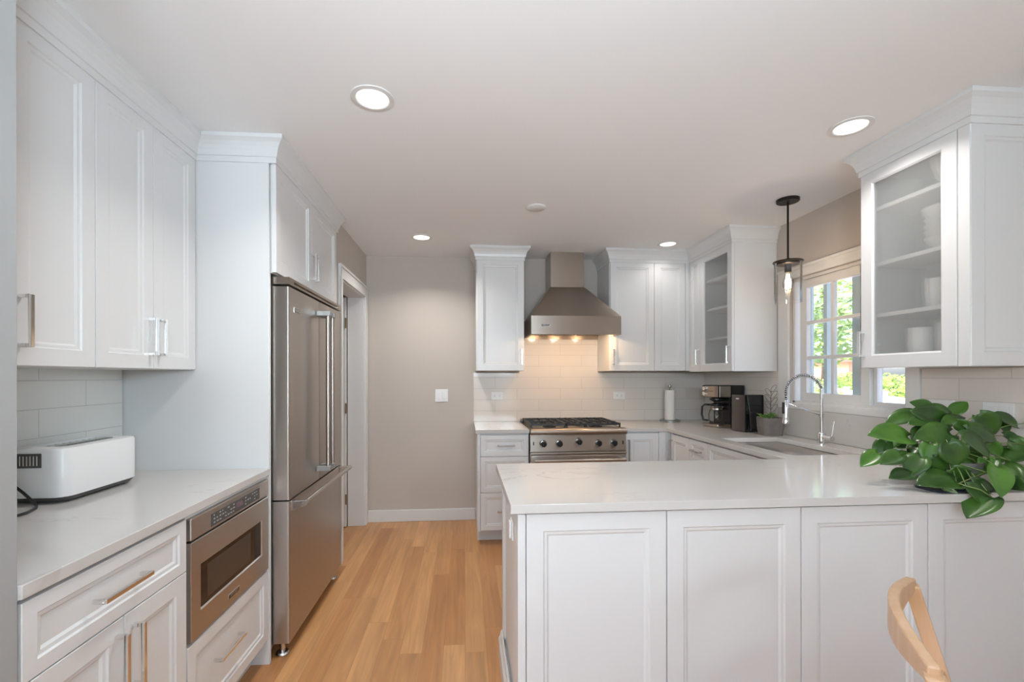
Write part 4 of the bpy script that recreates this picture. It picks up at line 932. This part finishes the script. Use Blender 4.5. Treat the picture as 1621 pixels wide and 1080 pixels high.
for bx, by, tx, ty, wf, Yd in LV:
    def pt(a, b, Y):
        X_, Y_ = zy(a, b); p = at(X_, Y_, Y)
        if p.z < CT+.022 and Y > 1.5:      # keep the leaf above the worktop
            k = (CAMZ-(CT+.022))/(CAMZ-p.z); p = Vector((0, 0, CAMZ))+(p-Vector((0, 0, CAMZ)))*k
        return p
    A = pt(bx, by, Yd+.005); B = pt(tx, ty, Yd-.012); d = B-A; ln = d.length; lw = min(ln, 1.15*math.hypot(bx-tx, by-ty)/4.153/F_PX*(A.y+.14))
    vw = (Vector((0, 0, CAMZ))-A).normalized(); up = (vw+Vector((random.uniform(-.45, .45), 0, random.uniform(.1, .9)))).normalized()
    hard = Yd < 1.5
    blade(lf if random.random() < .7 or hard else lf2, A, d, up, ln, lw*wf*1.15, .05 if hard else .12, 10, heart=True)
    if random.random() < .5:
        q = A.lerp(ctr, .5)+Vector((0, 0, .035)); q.z = max(q.z, CT+.02); st.tube([A, A.lerp(q, .5)+Vector((0, 0, .008)), q, ctr], .0018, 6)
leafy(lf, 'foliage', 'pothos', t); 
M['pothos2'] = leafmat('pothos_young_leaf', (.045, .13, .016), (.09, .22, .03)); leafy(lf2, 'young_foliage', 'pothos2', t)
v1 = [ctr, Vector((1.83, 1.60, CT+.10)), pt(1000, 625, 1.54), pt(820, 700, 1.50), pt(880, 715, 1.49)]
st.tube(v1, .003, 8); st.tube([pt(820, 700, 1.50), pt(870, 716, 1.475), pt(960, 740, 1.465), pt(1030, 785, 1.455)], .0025, 8)
st.build('stems', 'stem', t, smooth='all')
# pot of sprouts behind it
t = thing('sprout_pot', 'small white pot of pale sprouts behind the left of pothos', 'plant', (2.03, 2.02, CT))
MB().lathe([(.045, 0), (.048, .004), (.052, .10), (.047, .10), (.044, .09)], (2.03, 2.02, CT), 30).build('pot', 'cer', t, smooth=.6)
MB().lathe([(.046, .088), (.046, .094)], (2.03, 2.02, CT), 24).build('soil', 'soil', t)
mb = MB(); random.seed(9)
for k in range(26):
    a = random.uniform(0, 2*PI); r = random.uniform(0, .035); blade(mb, (2.03+r*math.cos(a), 2.02+r*math.sin(a), CT+.09), (math.cos(a)*.6, math.sin(a)*.6, random.uniform(.5, 1.4)), (0, 0, 1), random.uniform(.03, .055), .014, .3, 5)
leafy(mb, 'sprouts', 'yel', t)
# pink flowers behind
t = thing('flower_pot', 'small pot of pink flowers half hidden behind the pothos', 'plant', (2.17, 1.905, CT))
MB().lathe([(.035, 0), (.045, .07), (.04, .07), (.035, .06)], (2.17, 1.905, CT), 24).build('pot', 'greypl', t, smooth=.6)
mb = MB(); mc = MB()
for k in range(7):
    a = random.uniform(0, 2*PI); q = Vector((2.17+.035*math.cos(a), 1.905+.035*math.sin(a), CT+random.uniform(.19, .235)))
    mb.tube([(2.17, 1.905, CT+.06), q], .0014, 6)
    for j in range(6): an = j*PI/3; blade(mc, q, (math.cos(an), math.sin(an), .5), (0, 0, 1), .018, .013, .2, 4)
mb.build('stems', 'stem', t, smooth='all'); leafy(mc, 'blossoms', 'pink', t)
for k in range(0): pass
t = tag(MB().rings([rrect(1.70, 1.93, 1.495, 1.60, .03, CT), rrect(1.695, 1.935, 1.49, 1.603, .03, CT+.008), rrect(1.70, 1.93, 1.495, 1.60, .03, CT+.008), rrect(1.71, 1.92, 1.505, 1.59, .025, CT+.003)]).build('tray', mk('navy_black_tray', (.02, .025, .045), .3, .05, 8), smooth=.6), 'dark navy tray lying under the trailing pothos leaves', 'tray')

# ------------------------------------------------------------------ chair (only the top of its back enters the frame)
t = thing('dining_chair', 'light golden wood chair, back top poking up before the peninsula', 'chair', (1.10, .72, 0))
def board(path, wdt, hgt, lean=(0, 0, 0)):
    """rectangular section swept along a path of points; wdt across (horizontal), hgt vertical"""
    lo = []; n = len(path)
    for i, p in enumerate(path):
        p = Vector(p); tg = (Vector(path[min(i+1, n-1)])-Vector(path[max(i-1, 0)])).normalized(); sd_ = Vector((tg.y, -tg.x, 0))
        sd_ = sd_.normalized() if sd_.length > 1e-5 else Vector((1, 0, 0)); w_ = wdt[i] if isinstance(wdt, list) else wdt; h_ = hgt[i] if isinstance(hgt, list) else hgt
        u = Vector((0, 0, 1)); lo.append([p-sd_*w_/2-u*h_/2, p+sd_*w_/2-u*h_/2, p+sd_*w_/2+u*h_/2, p-sd_*w_/2+u*h_/2])
    return MB().rings(lo)
def post(path, dn, dw, wn, ww):
    """slanted post: section along dn (thickness wn) and dw (thickness ww)"""
    dn = Vector(dn).normalized(); dw = Vector(dw).normalized(); lo = []
    for p in path:
        p = Vector(p); lo.append([p-dn*wn/2-dw*ww/2, p+dn*wn/2-dw*ww/2, p+dn*wn/2+dw*ww/2, p-dn*wn/2+dw*ww/2])
    return MB().rings(lo)
TF = Vector((1.062, 1.0, .835)); TN = Vector((.775, .690, .835))          # tops of far and near back posts
along = Vector((TF.x-TN.x, TF.y-TN.y, 0)).normalized(); out = Vector((along.y, -along.x, 0))   # out points from the back towards the seat
def lean(p, drop): return Vector(p)+out*(.26*drop)-Vector((0, 0, drop))+along*(.02*drop)
for P_, e in ((TF, 0), (TN, 0)):
    pts = [lean(P_, q) for q in (.0, .08, .16, .24, .32, .40)]
    post(pts, out, along, .030, .030).build('back_post', 'wood', t, bevel=.004)
rp = []
for k in range(13):
    s_ = k/12; p = TF.lerp(TN, s_); bow = math.sin(PI*s_)*.041; rp.append(p-out*bow-Vector((0, 0, .0)))
board(rp, .020, [.030+.035*math.sin(PI*k/12) for k in range(13)]).build('top_rail', 'wood', t, bevel=.004)
rp2 = [lean(TF.lerp(TN, k/8)-out*(math.sin(PI*k/8)*.03), .20) for k in range(9)]
board(rp2, .016, .04).build('lower_rail', 'wood', t, bevel=.004)
q0 = lean(TF, .40); q1 = lean(TN, .40); zs = q0.z-.03
seat = [q0-out*.02+along*.02, q1-out*.02-along*.02, q1+out*.40-along*.03, q0+out*.40+along*.03]
MB().prism([(p.x, p.y, zs) for p in seat], (0, 0, .03)).build('seat', 'wood', t, bevel=.01)
for c_, d_ in ((q0+out*.015, -1), (q1+out*.015, -1), (q0+out*.36, 1), (q1+out*.36, 1)):
    post([(c_.x, c_.y, zs), (c_.x+out.x*.03*d_, c_.y+out.y*.03*d_, 0)], out, along, .034, .034).build('leg', 'wood', t, bevel=.004)

# ------------------------------------------------------------------ outside the window
GZ = -.35
struct(MB().box(XR+.3, 70, -30, 70, GZ-.2, GZ).build('ground', 'conc', origin=O0))
# white fence running away from the house
A = Vector((7.2, 6.6, 0)); B = Vector((15.5, 19.0, 0)); fd = (B-A).normalized(); fn = Vector((-fd.y, fd.x, 0))
t = thing('vinyl_fence', 'low white fence seen through the sink window', 'fence', (A.x, A.y, GZ))
def obox(mb, p, q, w_, z0, z1):
    d = (q-p).normalized(); n = Vector((-d.y, d.x, 0))*w_/2; mb.prism([(p+n)[:2]+(z0,), (q+n)[:2]+(z0,), (q-n)[:2]+(z0,), (p-n)[:2]+(z0,)], (0, 0, z1-z0))
A2 = A-fd*2.5
mb = MB(); obox(mb, A2, B, .05, GZ, .93); mb.build('fence_panel', 'fenc', t)
for k in range(8):
    c = A+fd*(.35+k*2.1); mb = MB(); obox(mb, c-fd*.06, c+fd*.06, .12, GZ, .985); obox(mb, c-fd*.08, c+fd*.08, .16, .985, 1.01); mb.build('fence_post', 'fenc', t)
def foliage(name, c, r, n, m, label, cat, size, trunk=None, sq=(1, 1, 1), seed=1, group=None):
    random.seed(seed); t = thing(name, label, cat, (c[0], c[1], GZ), group); mb = MB()
    for _ in range(n):
        while True:
            p = Vector((random.uniform(-1, 1), random.uniform(-1, 1), random.uniform(-1, 1)))
            if .35 < p.length < 1: break
        q = Vector((c[0]+p.x*r*sq[0], c[1]+p.y*r*sq[1], max(GZ+.05, c[2]+p.z*r*sq[2])))
        a = Vector((random.uniform(-1, 1), random.uniform(-1, 1), random.uniform(-.6, .6))).normalized(); b = a.orthogonal().normalized(); s_ = size*random.uniform(.6, 1.3)
        mb.b.faces.new([mb.b.verts.new(v) for v in (q+a*s_, q+b*s_*.45, q-a*s_, q-b*s_*.45)])
    me = mb.build('foliage' if trunk else 'leaves', m, t)
    if trunk: 
        MB().tube([(c[0], c[1], GZ), (c[0]+.1, c[1], c[2]*.5), (c[0], c[1]+.1, c[2]+r*.3)], [trunk, trunk*.8, trunk*.3], 10).build('trunk', 'bark', t, smooth='all')
    else: MB().tube([(c[0], c[1], GZ), (c[0], c[1], c[2])], .04, 8).build('stem', 'bark', t)
    return t
foliage('shrub', (11.9, 11.7, .30), 1.15, 5600, 'leafo', 'leafy green shrub behind white fence, right pane of window', 'shrub', .075, seed=3, sq=(1, 1.6, .95))
foliage('shrub', (14.4, 15.6, .30), 1.3, 4800, 'leafo', 'leafy green shrub farther left behind the white fence', 'shrub', .08, seed=4, sq=(1, 1.4, .9))
foliage('tree', (10.5, 13.6, 3.0), 1.7, 1500, 'leafd', 'light green tree seen through the left window panes', 'tree', .15, .14, seed=5, sq=(1, 1, .85))
foliage('tree', (16.0, 19.0, 4.6), 2.9, 2300, 'leafo', 'tall airy tree filling the upper right window panes', 'tree', .17, .18, seed=6)
foliage('shrub', (17.0, 19.6, .25), 1.9, 4200, 'leafd', 'low dark green hedge before the neighbouring house', 'shrub', .1, seed=12, sq=(1, 1, .55))
foliage('tree', (25.5, 20.0, 3.6), 3.2, 4200, 'leafo', 'broad distant tree above the shrubs, far right', 'tree', .19, .18, seed=8, sq=(1, 1, .7))
t = thing('neighbor_house', 'peach sided neighbouring house beyond the fence', 'building', (26, 30, GZ))
hd = Vector((.55, -.83, 0)); hp = Vector((25.5, 31.0, 0))
mb = MB(); obox(mb, hp, hp+hd*2.6, 5, GZ, 2.2); mb.build('wall', 'peach', t)
mb = MB(); obox(mb, hp-hd*.4, hp+hd*3.0, 5.8, 2.2, 2.45); mb.build('roof', 'roof', t)
